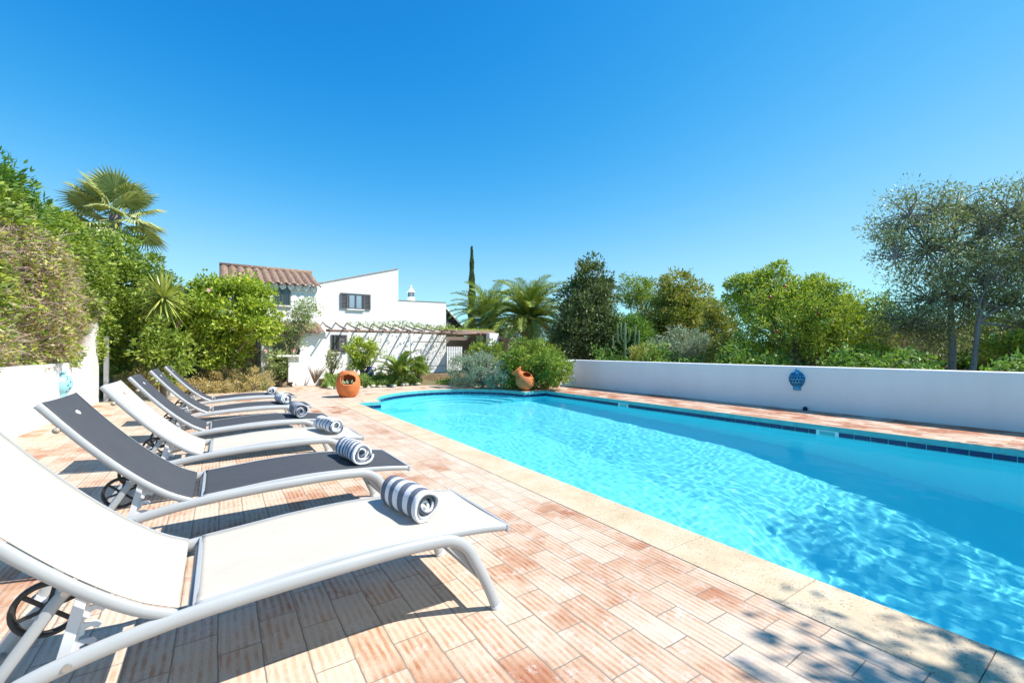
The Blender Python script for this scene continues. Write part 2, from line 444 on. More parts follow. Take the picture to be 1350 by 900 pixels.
lw = empty('garden_wall', (-2.42, 10, 0), 0, 'white rendered garden wall under the dry hedge at the left', 'wall')
MB().box(-.22, 0, -8, 3.6, -.1, 1.0).build('wall_run', mat_plaster('dripped_plaster', (.80,.79,.77), .15, drips=1.0), lw, bevel=.02)
def mat_drip():
    return mat_plaster('weathered_plaster', (.70,.69,.66), .35)
MB().box(-.30, .02, 3.6, 4.15, -.1, 1.9).build('pillar', mat_drip(), lw, bevel=.02)
M_GALV = simple('galvanised_steel', (.36,.37,.38), .45, .12, 12, metal=.5)
pt = tag(MB().box(-.045,.045,-.045,.045,0,1.55).box(-.055,.055,-.055,.055,1.55,1.565).build('gate_post', M_GALV, None, bevel=.004),
   'grey metal post standing against the white pillar at the end of the left wall', 'post'); pt.location = (-2.28, 14.2, 0)

# pierced blue ceramic lanterns hung on the walls: half-round bodies against the wall
def lantern(loc, rz, h, wd, mat, label, lat):
    e = empty('wall_lantern', loc, rz, label, 'wall lantern')
    # local: -y is out from the wall, half lathe
    prof = [(.48,0),(.50,.06),(.47,.12),(.62,.20),(.82,.30),(.96,.42),(1.0,.52),(.97,.62),(.86,.72),(.66,.80),(.42,.86),(.2,.885)]
    n = 28; mb = MB(); vs = []
    rows = []
    for r, z in prof:
        rows.append([(r*wd/2*math.cos(-math.pi*k/n), r*wd*.42*math.sin(-math.pi*k/n), z*h) for k in range(n+1)])
    for rw in rows: vs += rw
    m = n+1; fs = [(i*m+k, i*m+k+1, (i+1)*m+k+1, (i+1)*m+k) for i in range(len(prof)-1) for k in range(n)]
    mb.add(vs, fs); mb.build('body', mat, e, smooth=True)
    top = MB().lathe([(.002,.885*h),(.09*wd,.885*h),(.07*wd,.90*h),(.12*wd,.925*h),(.14*wd,.95*h),(.09*wd,.98*h),(.002,1.0*h)], 14, (0,-.05*wd,0)); top.build('finial', mat, e, smooth=True)
    # dark pierced openings set just proud of the skin
    hb = MB()
    def skin(t, zz):
        import bisect
        zs = [p[1] for p in prof]; i = max(1, min(len(zs)-1, bisect.bisect(zs, zz))); f = (zz-zs[i-1])/(zs[i]-zs[i-1]); r = prof[i-1][0]*(1-f)+prof[i][0]*f
        return Vector((r*wd/2*math.cos(-t)*1.02, r*wd*.42*math.sin(-t)*1.02-.002, zz*h))
    for j in range(4 if lat else 5):
        zc = (.29+.15*j) if lat else .26+.115*j
        k = 7 if lat else 5
        for i in range(k):
            t = math.pi*(.10+.80*(i+(.5 if j%2 else 0))/(k)); s_ = .085 if lat else .07
            if not lat and (i+j)%2: continue
            P = [skin(t-s_*1.6, zc), skin(t, zc-s_*.8), skin(t+s_*1.6, zc), skin(t, zc+s_*.8)]
            if lat: MB().add(P, [(0,1,2,3)]).build('opening', M_HOLE, e, fixn=False)
            else:
                P = [skin(t-s_*2.2, zc+.03), skin(t-.3*s_, zc-.035), skin(t+s_*1.8, zc-.045), skin(t+.2*s_, zc+.02)]; MB().add(P, [(0,1,2,3)]).build('opening', M_HOLE, e, fixn=False)
    return e
M_HOLE = simple('dark_opening', (.01,.02,.05), .8)
M_LBLUE = simple('blue_glaze', (.02,.27,.52), .25, .3, 25, bump=.1)
M_LAQUA = simple('pale_aqua_glaze', (.28,.62,.72), .35, .12, 25, bump=.1)
p = at(1051, 513, X=10.1); q = at(1051, 487, X=10.1)
lantern((10.098, p.y, p.z-.02), R(-90), q.z-p.z+.04, .31, M_LBLUE, 'round blue pierced ceramic lantern hung on the long wall behind the pool', True)
p = at(93, 524, X=-2.30); q = at(93, 489, X=-2.30)
lantern((-2.418, p.y, p.z), R(90), q.z-p.z, .36, M_LAQUA, 'pale aqua ceramic lantern hung on the white wall under the hedge', False)
# small uplight spot and skimmers
for px_, py_ in ((822, 533), (1091, 571)):
    P = at(px_, py_, X=PX1)
    f_ = MB().box(PX1-.016, PX1-.001, P.y-.16, P.y+.16, -.165, -.075).build('skimmer', M_WHITE, pool)
    MB().box(PX1-.020, PX1-.0165, P.y-.11, P.y+.11, -.15, -.09).build('skimmer_mouth', M_TEAL, f_)
P = at(1061, 540, X=10.02)
tag(MB().lathe([(.001,0),(.04,0),(.045,.03),(.03,.07),(.001,.075)], 12).build('drain_cap', M_HOLE, None, smooth=True), 'tiny black cap on the tiles at the foot of the long wall', 'cap').location = (10.04, P.y, 0.004)

# ------------------------------------------------------------------ sun loungers
M_FRAME = simple('lounger_metal', (.37,.38,.385), .38, .05, 4, spec=.5, coat=.3)
def mat_mesh(name, col, lite):
    g = NG(name); c = g.coord()
    wv = g.math('MULTIPLY', g.math('MULTIPLY_ADD', g.math('SINE', g.math('MULTIPLY', g.n('ShaderNodeSeparateXYZ').outputs[0], 1)), 0, 1), 1)
    sx = g.n('ShaderNodeSeparateXYZ'); g.l(c, sx.inputs[0])
    a = g.math('SINE', g.math('MULTIPLY', sx.outputs[0], 2*math.pi/.0042)); b = g.math('SINE', g.math('MULTIPLY', sx.outputs[1], 2*math.pi/.0042))
    wv = g.math('MULTIPLY', a, b)
    st = g.noise(g.mapping(c, scale=(1,14,1)), 14, 3, .7)
    cc = g.mix(g.ramp(st, [(.35,0),(.65,1)]), col, lite)
    cc = g.mix(1, cc, g.ramp(g.noise(c, 3, 3), [(.3,.93),(.7,1)]), 'MULTIPLY')
    p = g.bsdf(cc, .75, g.bump(wv, .08, .0006), spec=.25)
    t = g.n('ShaderNodeBsdfTranslucent'); g.inp(t, 0, cc)
    mx = g.n('ShaderNodeMixShader'); mx.inputs[0].default_value = .25; g.l(p, mx.inputs[1]); g.l(t.outputs[0], mx.inputs[2])
    tr_ = g.n('ShaderNodeBsdfTransparent'); m2 = g.n('ShaderNodeMixShader'); m2.inputs[0].default_value = .07; g.l(mx.outputs[0], m2.inputs[1]); g.l(tr_.outputs[0], m2.inputs[2])
    return g.done(m2.outputs[0])
M_FW = mat_mesh('white_sling', (.64,.59,.50), (.74,.69,.605)); M_FD = mat_mesh('charcoal_sling', (.082,.088,.10), (.108,.115,.13))
M_TYRE = simple('dark_rubber', (.035,.032,.03), .6); M_BADGE = simple('white_badge', (.75,.75,.75), .4); M_BADGE2 = simple('tan_badge', (.42,.34,.26), .4)
M_STEEL = simple('bolt_steel', (.45,.45,.45), .3, metal=.9)
M_PLATE = simple('white_plate', (.66,.66,.67), .35, .04, coat=.3)
def smooth_path(pts, k=5):
    """Catmull-Rom through points"""
    P = [Vector(p) for p in pts]; out = []
    for i in range(len(P)-1):
        a = P[max(i-1,0)]; b = P[i]; c = P[i+1]; d = P[min(i+2,len(P)-1)]
        for j in range(k):
            t = j/k; out.append(.5*((2*b)+(c-a)*t+(2*a-5*b+4*c-d)*t*t+(3*b-a-3*c+d)*t**3))
    out.append(P[-1]); return out
RAIL = [(1.105,.0),(1.085,.06),(1.04,.16),(.985,.265),(.94,.335),(.875,.378),(.79,.392),(.6,.398),(.3,.392),(0,.378),(-.2,.358),(-.38,.325),(-.50,.285),(-.60,.22),(-.68,.12),(-.73,.0)]
SEAT = [(-.075,.402),(.1,.415),(.3,.430),(.55,.436),(.8,.425),(1.0,.410),(1.175,.388)]
BACK = [(-.125,.395),(-.22,.445),(-.33,.530),(-.44,.635),(-.55,.755),(-.645,.870),(-.735,.985)]
YR = .325
def panel(name, prof, mat, parent, y0, y1, sag=.006, z=0):
    pts = smooth_path([(p[0],0,p[1]) for p in prof], 6); m = 14; vs = []; fs = []
    for i, p in enumerate(pts):
        for j in range(m+1):
            t = j/m; vs.append((p.x, y0+(y1-y0)*t, p.z+z-sag*math.sin(math.pi*t)))
    for i in range(len(pts)-1):
        for j in range(m): a = i*(m+1)+j; fs.append((a, a+m+1, a+m+2, a+1))
    o = MB().add(vs, fs).build(name, mat, parent, smooth=True, fixn=False)
    md = o.modifiers.new('thick', 'SOLIDIFY'); md.thickness = .0035; md.offset = -1
    return o
def make_lounger(mf, badge):
    r = empty('sun_lounger')
    rail = [(p[0], 0, p[1]) for p in RAIL]
    pts = smooth_path(rail, 5)
    for s in (-1, 1):
        o = MB().tube([(p.x, s*YR, max(p.z, .012)) for p in pts], .027, 12, flat=.62).build('side_rail', M_FRAME, r, smooth=True)
        MB().tube([(1.115, s*YR, .0), (1.103, s*YR, .022)], .031, 12, flat=.7).build('foot_cap', M_PLATE, o)
        MB().tube([(-.735, s*YR, .0), (-.722, s*YR, .022)], .031, 12, flat=.7).build('foot_cap', M_PLATE, o)
        MB().tube([(-.38, s*(YR+.017), .322), (-.38, s*(YR+.022), .322)], .011, 10).build('bolt', M_STEEL, o)
        # inner brace behind the front leg
        MB().bar((1.055, s*(YR-.03), .13), (.86, s*(YR-.03), .375), .012, .028).build('leg_brace', M_FRAME, r, bevel=.003)
    for bx_, bz_ in ((1.055,.13),(-.69,.1),(.2,.375),(-.09,.365),(.86,.365)):
        MB().tube([(bx_,-YR+.01,bz_),(bx_,YR-.01,bz_)], .011, 8).build('cross_bar', M_FRAME, r, smooth=True)
    # seat: side profiles, end lip, fabric
    sp = smooth_path([(p[0],0,p[1]-.014) for p in SEAT], 5)
    for s in (-1, 1):
        MB().tube([(p.x, s*.318, p.z) for p in sp], .017, 8, flat=.45).build('seat_frame', M_FRAME, r, smooth=True)
    MB().box(1.165, 1.183, -.328, .328, .352, .3905).build('front_lip', M_FRAME, r, bevel=.004)
    MB().bar((-.078,-.318,.39),(-.078,.318,.39), .016, .02).build('rear_lip', M_FRAME, r, bevel=.003)
    panel('seat_sling', SEAT, mf, r, -.318, .318)
    bk = smooth_path([(p[0],0,p[1]) for p in BACK], 5)
    def off(i, d):
        a = bk[max(i-1,0)]; b = bk[min(i+1,len(bk)-1)]; t = (b-a).normalized(); n = Vector((t.z,0,-t.x)); n = n if n.z < 0 else -n
        return bk[i] + n*d
    for s in (-1, 1):
        MB().tube([(off(i,.016).x, s*.322, off(i,.016).z) for i in range(len(bk))], .019, 10, flat=.6, up=(0,0,1)).build('back_frame', M_FRAME, r, smooth=True)
        c = off(len(bk)-6, .045); MB().tube([(c.x, s*.318-.012, c.z),(c.x, s*.318+.012, c.z)], .016, 10).build('bumper', M_BADGE2, r, smooth=True)
    a = bk[-1]; MB().tube([(a.x-.004, -.322, a.z-.016),(a.x-.004, .322, a.z-.016)], .013, 8).build('top_bar', M_FRAME, r, smooth=True)
    panel('back_sling', BACK, mf, r, -.308, .308)
    # oval badge near the top of the backrest
    i = len(bk)-5; c = bk[i]; t = (bk[i+1]-bk[i-1]).normalized(); n = Vector((-t.z,0,t.x)); n = n if n.z > 0 else -n
    mb = MB(); vs = []
    for d in (-.001, .004):
        for k in range(16): th = 2*math.pi*k/16; vs.append(c + n*d + Vector((0,1,0))*.026*math.cos(th) + t*.015*math.sin(th))
    mb.add(vs, [tuple(range(16,32)), tuple(range(16))[::-1]]+[(k,(k+1)%16,16+(k+1)%16,16+k) for k in range(16)]); mb.build('badge', badge, r)
    # rear support: arched strut, toothed plates, wheels
    for s in (-1, 1):
        y = s*(YR-.035)
        path = smooth_path([(-.60,y,.20),(-.525,y,.325),(-.455,y,.435),(-.41,y,.505),(-.375,y,.535),(-.345,y,.525)], 5)
        st = MB().tube(path, .017, 8, flat=.45).build('strut', M_FRAME, r, smooth=True)
        MB().tube([(-.392,y-s*.01,.525),(-.392,y+s*.014,.525)], .011, 10).build('bolt', M_STEEL, st)
        y2 = s*(YR-.055)
        # toothed plate: hooks open towards the seat
        A = Vector((-.395,.32)); B = Vector((-.342,.525)); d = (B-A).normalized(); nn = Vector((d.y,-d.x)); L = (B-A).length
        poly = [A-nn*.012, B-nn*.012, B+nn*.012]
        for k in range(4):
            u = L*(.93-.24*k)
            for du, dn in ((-.001,.014),(.006,.048),(-.004,.058),(-.016,.052),(-.010,.034),(-.018,.022),(-.034,.024),(-.042,.013)):
                poly.append(A+d*(u+du)+nn*dn)
        poly.append(A+nn*.012)
        MB().prism([(p.x,p.y) for p in poly], 'y', y2-.004, y2+.004).build('toothed_plate', M_PLATE, r, fixn=True)
        MB().bar((-.405, y2+s*.008, .31),(-.352, y2+s*.008, .525), .010, .030, up=(1,0,0)).build('plate_rail', M_PLATE, r, bevel=.002)
        # prop from the backrest
        c = off(12, .03)
        # wheel
        yc = s*(YR-.095); cx, cz, RW = -.445, .462, .085
        M_ = Matrix.Translation((cx,yc,cz)) @ Matrix.Rotation(R(90), 4, 'X')
        wl = empty('wheel'); wl.parent = r; wl.location = (cx, yc, cz)
        Rx = Matrix.Rotation(R(90), 3, 'X')
        MB().lathe([(RW-.012,-.012),(RW-.003,-.012),(RW,-.006),(RW,.006),(RW-.003,.012),(RW-.012,.012),(RW-.016,.006),(RW-.016,-.006),(RW-.012,-.012)], 32, M=Rx).build('tyre', M_TYRE, wl, smooth=True)
        mb = MB().lathe([(.001,-.013),(.018,-.013),(.018,.013),(.001,.013)], 12, M=Rx)
        for k in range(6):
            t_ = 2*math.pi*k/6+.3; mb.bar((.015*math.cos(t_),0,.015*math.sin(t_)), ((RW-.014)*math.cos(t_),0,(RW-.014)*math.sin(t_)), .010, .009, up=(0,1,0))
        mb.build('spokes', M_TYRE, wl)
    MB().tube([(-.445,-YR+.03,.462),(-.445,YR-.03,.462)], .009, 8).build('axle', M_STEEL, r, smooth=True)
    return r
LY = [1.80, 3.11, 4.42, 5.70, 7.30, 8.98]
protoW = make_lounger(M_FW, M_BADGE2); protoD = make_lounger(M_FD, M_BADGE)
LL = ['white sling sun lounger nearest the camera with grey metal frame', 'charcoal sling sun lounger between the two white loungers',
      'white sling sun lounger standing between two charcoal ones', 'charcoal sling sun lounger next beyond the farther white one, grey striped towel on it',
      'charcoal sling sun lounger second from the far end of the row', 'charcoal sling sun lounger at the far end beside the dry shrubs']
first = {}
for i, y in enumerate(LY):
    k = 'W' if i in (0, 2) else 'D'
    if k not in first: o = protoW if k == 'W' else protoD; first[k] = o
    else: o = copy_tree(first[k])
    o.location = (random.Random(i).uniform(-.01,.012), y+.325, 0); o.rotation_euler.z = R([0,.0,-.4,.5,-.3,.6][i])
    tag(o, LL[i], 'sun lounger', 'sun loungers lined up beside the pool')

# rolled towels
def mat_towel(name, grey, white, per, duty=.5):
    g = NG(name); 
    at_ = g.n('ShaderNodeAttribute'); at_.attribute_name = 'st'
    wv = g.math('FRACT', g.math('MULTIPLY', at_.outputs['Fac'], 1/per))
    c = g.coord(); 
    f = g.ramp(wv, [(0,0),(.04,1),(duty,1),(duty+.05,0)])
    cc = g.mix(f, white, grey)
    nn = g.noise(c, 260, 3, .8); n2 = g.noise(c, 40, 4, .6)
    cc = g.mix(1, cc, g.ramp(nn, [(.3,.78),(.6,1)]), 'MULTIPLY')
    h = g.math('ADD', nn, g.math('MULTIPLY', n2, 2))
    return g.done(g.bsdf(cc, .95, g.bump(h, .7, .004), spec=.1))
def towel(loc, rz, rad, ln, mat, label, seed, skew=.6):
    rs = random.Random(seed); turns = 4.4; th = rad/(turns+.6); n = 120; m = 26; vs = []; st = []
    ph = [rs.uniform(0,6.28) for _ in range(6)]
    def ring_pt(t, off):   # t in turns, innermost 0
        a = 2*math.pi*t; r = th*(.30+t)+off
        wob = 1+.10*math.sin(2*a/ (1+0*t)+ph[0]+t)*(1.2-t/turns)+.05*math.sin(3*a+ph[1]+1.3*t)
        r *= wob
        x = r*math.cos(a+ph[2]); z = r*math.sin(a+ph[2])
        return x, z
    for lay in (0, 1):
        for i in range(n+1):
            t = turns*i/n
            for j in range(m+1):
                u = j/m
                puff = -.012*max(0, abs(u-.5)*2-.86)/.14*0
                x, z = ring_pt(t, (th*.44 if lay else -th*.44))
                x += .0035*math.sin(9*u+t*2+ph[3]); z += .0035*math.sin(7*u+t*1.7+ph[4])
                y = (u-.5)*ln + (.014*(t/turns-.5)*math.sin(ph[5]+t*1.3) + .008*math.sin(5*t+ph[1])) + (.02*(1-t/turns)-.012)*(1 if j == 0 else 0)
                # settle onto the seat
                z = max(z, -rad*.93+.02*max(0, -z-rad*.93))
                vs.append((x, y, z)); st.append(u*ln+.05+skew*t*th*3)
    fs = []; K = (n+1)*(m+1)
    for i in range(n):
        for j in range(m):
            a = i*(m+1)+j; fs += [(a, a+1, a+m+2, a+m+1), (K+a, K+a+m+1, K+a+m+2, K+a+1)]
        for j in (0, m): a = i*(m+1)+j; fs.append((a, a+m+1, K+a+m+1, K+a))
    for i in (0, n):
        for j in range(m): a = i*(m+1)+j; fs.append((a, a+1, K+a+1, K+a))
    o = MB().add(vs, fs).build('rolled_towel', mat, None, smooth=True)
    at_ = o.data.attributes.new('st', 'FLOAT', 'POINT'); at_.data.foreach_set('value', st)
    o.location = loc; o.rotation_euler = (0, 0, rz)
    return tag(o, label, 'towel', 'rolled towels on the loungers')
TG = mat_towel('striped_towel', (.15,.17,.21), (.78,.78,.79), .095, .50)
TG2 = mat_towel('narrow_striped_towel', (.15,.17,.22), (.78,.78,.79), .060, .45)
TG3 = mat_towel('thin_lined_towel', (.09,.11,.16), (.76,.77,.79), .072, .22)
TG4 = mat_towel('grey_towel', (.20,.22,.26), (.45,.47,.52), .06, .6)
SZ = .432
tw = [((545,666),.080,.36,TG,-8,'grey and white broad striped rolled towel on the nearest white lounger'),
      ((469,600),.080,.36,TG2,-6,'rolled towel with narrow stripes on the nearer charcoal lounger'),
      ((434,561),.076,.36,TG3,-14,'mostly white rolled towel with thin dark lines on the farther white lounger'),
      ((395,540),.088,.34,TG4,0,'grey rolled towel, the darkest, on the nearest of the three far charcoal loungers'),
      ((374,524.5),.082,.38,TG3,-8,'pale rolled towel on the second charcoal lounger from the far end'),
      ((359,515.5),.072,.36,TG2,12,'small pale grey rolled towel on the farthest lounger')]
for i, (px, r_, ln, m_, rz, lb) in enumerate(tw):
    yc = LY[i]+.325+(.07 if i == 0 else 0); q = at(px[0], px[1], Y=yc-.1)
    towel((q.x, yc-.03, SZ+r_*.90 - (.006)), R(-rz), r_, ln, m_, lb, i*7+3)

# ------------------------------------------------------------------ terracotta pots at the pool end
M_TERRA = simple('terracotta_pot', (.58,.165,.045), .7, .18, 7, bump=.15, bscale=30)
M_SOIL = simple('potting_soil', (.05,.035,.025), .9, .3, 30)
def pot(loc, tilt, rz, H_, RM, label, neck):
    e = empty('terracotta_jar', loc, rz, label, 'pot')
    if neck:   # tilted jar with a flared lip
        prof = [(.001,0),(.55,.0),(.80,.12),(.97,.32),(1.0,.48),(.90,.64),(.66,.76),(.46,.84),(.42,.92),(.56,1.02),(.66,1.07),(.63,1.09),(.40,.95),(.36,.86),(.6,.70)]
    else:
        prof = [(.001,0),(.55,.0),(.74,.08),(.90,.24),(1.0,.46),(.97,.66),(.82,.84),(.62,.955),(.52,.99),(.50,.96),(.70,.82),(.88,.6)]
    M_ = Matrix.Rotation(tilt, 3, 'X')
    mb = MB().lathe([(r*RM, z*H_) for r, z in prof], 40, M=M_)
    o = mb.build('jar_body', M_TERRA, e, smooth=True)
    # wide cut-out mouth in the side
    return e, o, M_
def cut_hole(o, center, radii, rot):
    bpy.context.view_layer.update()
    bm = bmesh.new(); bmesh.ops.create_icosphere(bm, subdivisions=3, radius=1)
    me = bpy.data.meshes.new('tmp'); bm.to_mesh(me); bm.free()
    # delete faces inside the ellipsoid after refining
    b2 = bmesh.new(); b2.from_mesh(o.data)
    bmesh.ops.subdivide_edges(b2, edges=b2.edges[:], cuts=3, use_grid_fill=True)
    Mi = rot.inverted()
    dead = [f for f in b2.faces if sum(((Mi@(f.calc_center_median()-Vector(center)))[k]/radii[k])**2 for k in range(3)) < 1]
    bmesh.ops.delete(b2, geom=dead, context='FACES'); b2.to_mesh(o.data); b2.free(); bpy.data.meshes.remove(me)
    md = o.modifiers.new('thick', 'SOLIDIFY'); md.thickness = .018; md.offset = 0
g1 = at(459, 523, z=0)
e, o, M_ = pot((g1.x, g1.y, .004), 0, 0, .68, .30, 'upright round terracotta jar with succulents in its cut-out front, left end of the pool', False)
toc = (Vector((0,0,0)) - Vector((g1.x, g1.y, 0))).normalized()
cut_hole(o, (toc.x*.26, toc.y*.26, .47), (.19,.25,.135), Matrix.Rotation(math.atan2(toc.y,toc.x)-math.pi/2,3,'Z'))
MB().lathe([(.001,.34),(.27,.34)], 24).build('soil', M_SOIL, e)
mb = MB(); rs = random.Random(5)
for k in range(26):
    bx_, by_ = rs.uniform(-.16,.16)+toc.x*.10, rs.uniform(-.16,.16)+toc.y*.10; a = rs.uniform(0,6.28); l_ = rs.uniform(.06,.13)
    mb.tube([(bx_,by_,.34),(bx_+.02*math.cos(a),by_+.02*math.sin(a),.34+l_*.6),(bx_+.05*math.cos(a),by_+.05*math.sin(a),.34+l_)], [.014,.018,.003], 5)
mb.build('succulents', simple('succulent', (.30,.36,.20), .5, .3, 30), e, smooth=True)
g2 = at(694, 515, z=0)
e, o, M_ = pot((g2.x, g2.y-.02, .0), 0, 0, .64, .27, 'tilted terracotta jar with a flared lip and side opening, right end of the pool', True)
# lean to the left and towards the camera
lean = Matrix.Rotation(R(-40), 3, Vector((math.sin(YAW), math.cos(YAW), 0)))
for v in o.data.vertices: v.co = lean @ v.co
mn = min(v.co.z for v in o.data.vertices)
for v in o.data.vertices: v.co.z -= mn; v.co.x += .10; v.co.y -= .06
cr = Vector((math.cos(YAW), -math.sin(YAW), 0)); cf = Vector((-math.sin(YAW), -math.cos(YAW), 0))
cen_ = sum((v.co for v in o.data.vertices), Vector())/len(o.data.vertices); cc_ = cen_ + cr*.17 + cf*.16 + Vector((0,0,.10))
cut_hole(o, cc_, (.15,.15,.09), Matrix.Identity(3))
for ob in (o,): pass
mb = MB(); cent = Vector((.06,-.03,.30))
h_ = MB().tube(smooth_path([cent+cr*(-.30)+Vector((0,0,.02))+cf*.05, cent+cr*(-.36)+Vector((0,0,.10))+cf*.06, cent+cr*(-.33)+Vector((0,0,.2))+cf*.04, cent+cr*(-.25)+Vector((0,0,.24))], 4), .022, 8)
h_.build('handle', M_TERRA, e, smooth=True)
# ------------------------------------------------------------------ the house
TZ = .22     # the garden terrace by the house lies a step higher
M_ROOF = rnd_mat('old_roof_tile', [(.07,.05,.035),(.28,.17,.11),(.16,.09,.06),(.36,.26,.19),(.11,.075,.06)], .85, 9)
M_SHUT = simple('grey_shutter', (.12,.11,.115), .6, .1); M_WFRAME = simple('window_frame_dark', (.09,.09,.10), .4)
M_GLASS = simple('window_glass', (.30,.38,.46), .05, .1, 2, spec=1.0); M_GLASSD = simple('dark_glass', (.03,.035,.04), .05, spec=1.0)
M_HOUSE = mat_plaster('house_plaster', (.80,.79,.78), .06)
house = empty('house', (5.5, 18.3, TZ), 0, 'white two-storey house with tiled roof, grey shutters and sloping parapet beyond the garden', 'house')
def HL(p): return (p.x-5.5, p.y-18.3, p.z-TZ)
# main facade block, sloping parapet: outline X,Z
X0, XG, X1 = 3.10, 6.37, 8.61
poly = [(X0-5.5,-.4),(X1-5.5,-.4),(X1-5.5,3.41-TZ),(XG-5.5,3.37-TZ),(XG-5.5,4.72-TZ),(X0-5.5,3.80-TZ)]
MB().prism(poly, 'y', 0, 5.5).build('main_wall', M_HOUSE, house)
M_CAP = simple('parapet_cap', (.40,.33,.30), .85, .2, 12)
MB().prism([(X0-5.5,3.80-TZ),(XG-5.5,4.72-TZ),(XG-5.5,4.755-TZ),(X0-5.5,3.835-TZ)], 'y', -.03, .3).build('parapet_cap', M_CAP, house)
MB().prism([(XG-5.5+.003,3.372-TZ),(X1-5.47,3.412-TZ),(X1-5.47,3.432-TZ),(XG-5.5+.003,3.392-TZ)], 'y', -.02, .3).build('parapet_cap', M_CAP, house)
# shallow plaster bands on the right part
for v in (450, 482):
    p = at(560, v, Y=18.3); MB().box(7.0-5.5, X1-5.5-.02, -.012, -.0005, p.z-TZ-.012, p.z-TZ+.012).build('wall_band', M_CAP, house)
# window helper
def window(x0, x1, z0, z1, y, sh, gl, mull=1, shw=None, sills=True, par=None, closed=False):
    """x,z world; y wall plane world; faces -y"""
    f = MB(); a, b, c, d = x0-5.5, x1-5.5, z0-TZ, z1-TZ; Y = y-18.3; t = .045
    f.box(a,a+t,Y-.03,Y-.002,c,d).box(b-t,b,Y-.03,Y-.002,c,d).box(a+t,b-t,Y-.03,Y-.002,c,c+t).box(a+t,b-t,Y-.03,Y-.002,d-t,d)
    for k in range(mull):
        m = a+(b-a)*(k+1)/(mull+1); f.box(m-t*.6,m+t*.6,Y-.032,Y-.002,c+t,d-t)
    fo = f.build('window', M_WFRAME, house)
    MB().box(a+t*.9,b-t*.9,Y-.012,Y-.003,c+t*.9,d-t*.9).build('pane', gl, fo)
    if sills: MB().box(a-.05,b+.05,Y-.07,Y-.001,c-.05,c-.002).build('sill', M_HOUSE, fo, bevel=.004)
    for s in sh:
        w_ = shw or (b-a)*.5
        sx0, sx1 = (a-w_-.01, a-.01) if s < 0 else (b+.01, b+w_+.01)
        louver(sx0, sx1, Y, c, d, house)
def louver(x0, x1, Y, z0, z1, par, mat=None):
    m = MB(); t = .05
    m.box(x0,x0+t,Y-.05,Y-.01,z0,z1).box(x1-t,x1,Y-.05,Y-.01,z0,z1).box(x0+t,x1-t,Y-.05,Y-.01,z0,z0+t).box(x0+t,x1-t,Y-.05,Y-.01,z1-t,z1)
    n_ = int((z1-z0-2*t)/.05)
    for k in range(n_):
        z = z0+t+(z1-z0-2*t)*(k+.5)/n_; m.bar((x0+t,Y-.03,z),(x1-t,Y-.03,z), .038, .010, up=(0,.7,.7))
    m.build('shutter', mat or M_SHUT, par)
A = at(459, 386.5, Y=18.3); B = at(478.5, 408, Y=18.3)
window(A.x, B.x, B.z, A.z, 18.3, (-1, 1), M_GLASS, 1, shw=at(459,390,Y=18.3).x-at(449,390,Y=18.3).x)
A = at(436, 441, Y=18.3); B = at(457, 464, Y=18.3)
fo = window(A.x, (A.x+B.x)/2, B.z, A.z, 18.3, (), M_GLASSD, 1); louver((A.x+B.x)/2-5.5+.01, B.x-5.5, 0, B.z-TZ, A.z-TZ, house)
# left block with tiled roof
BL0, BL1, BY = at(296,400,Y=17.8).x, 3.06, 17.8
MB().box(BL0-5.5, BL1-5.5, BY-18.3, 4.2, -.4, 3.62-TZ).build('side_wall', M_HOUSE, house)
eaveZ = at(380, 374, Y=17.65).z; ridge = at(350, 353, Y=19.6); ridZ = ridge.z
def tile_roof(name, x0, x1, y0, z0, x0b, x1b, y1, z1, pitch, amp, par, scallop=True):
    n_ = max(3, int((x1-x0)/pitch)); m = 8; rows = 14; vs = []; fs = []
    for j in range(rows+1):
        t = j/rows; 
        for i in range(n_*m+1):
            u = i/(n_*m); x = (x0+(x1-x0)*u)*(1-t)+(x0b+(x1b-x0b)*u)*t
            lift = amp*abs(math.sin(math.pi*i/m)) + .012*(j%2)
            vs.append((x, y0+(y1-y0)*t, z0+(z1-z0)*t+lift))
    W_ = n_*m+1
    for j in range(rows):
        for i in range(n_*m): a = j*W_+i; fs.append((a,a+1,a+W_+1,a+W_))
    o = MB().add(vs, fs).build(name, M_ROOF, par, fixn=False)
    md = o.modifiers.new('thick','SOLIDIFY'); md.thickness = .035; md.offset = -1
    return o
RLX = at(289,360,Y=17.8).x
rx = at(409, 358, Y=19.6).x
roof = tile_roof('roof', RLX-5.5, at(424,380,Y=17.6).x-5.5, 17.6-18.3, eaveZ-TZ-.05, RLX-5.5, rx-5.5+.05, 19.6-18.3, ridZ-TZ-.1, .25, .085, house)
tile_roof('roof', RLX-5.5, rx-5.5+.05, 19.61-18.3, ridZ-TZ-.1, RLX-5.5, 3.0-5.5, 21.5-18.3, eaveZ-TZ, .25, .085, house)
MB().tube([(RLX-5.5, 19.6-18.3, ridZ-TZ-.05),(rx-5.45, 19.6-18.3, ridZ-TZ-.05)], .10, 10).build('ridge_tiles', M_ROOF, roof, smooth=True)
# scalloped under-eave course
mb = MB()
for k in range(11):
    x = BL1-5.5-.13-.26*k; mb.tube([(x,17.68-18.3,eaveZ-TZ-.10),(x,17.82-18.3,eaveZ-TZ-.06)], .115, 10, flat=1)
mb.build('eave_course', M_HOUSE, house)
A = at(361, 377, Y=BY); B = at(383, 403, Y=BY)
window(A.x, B.x, B.z, A.z, BY, (), M_GLASSD, 1)
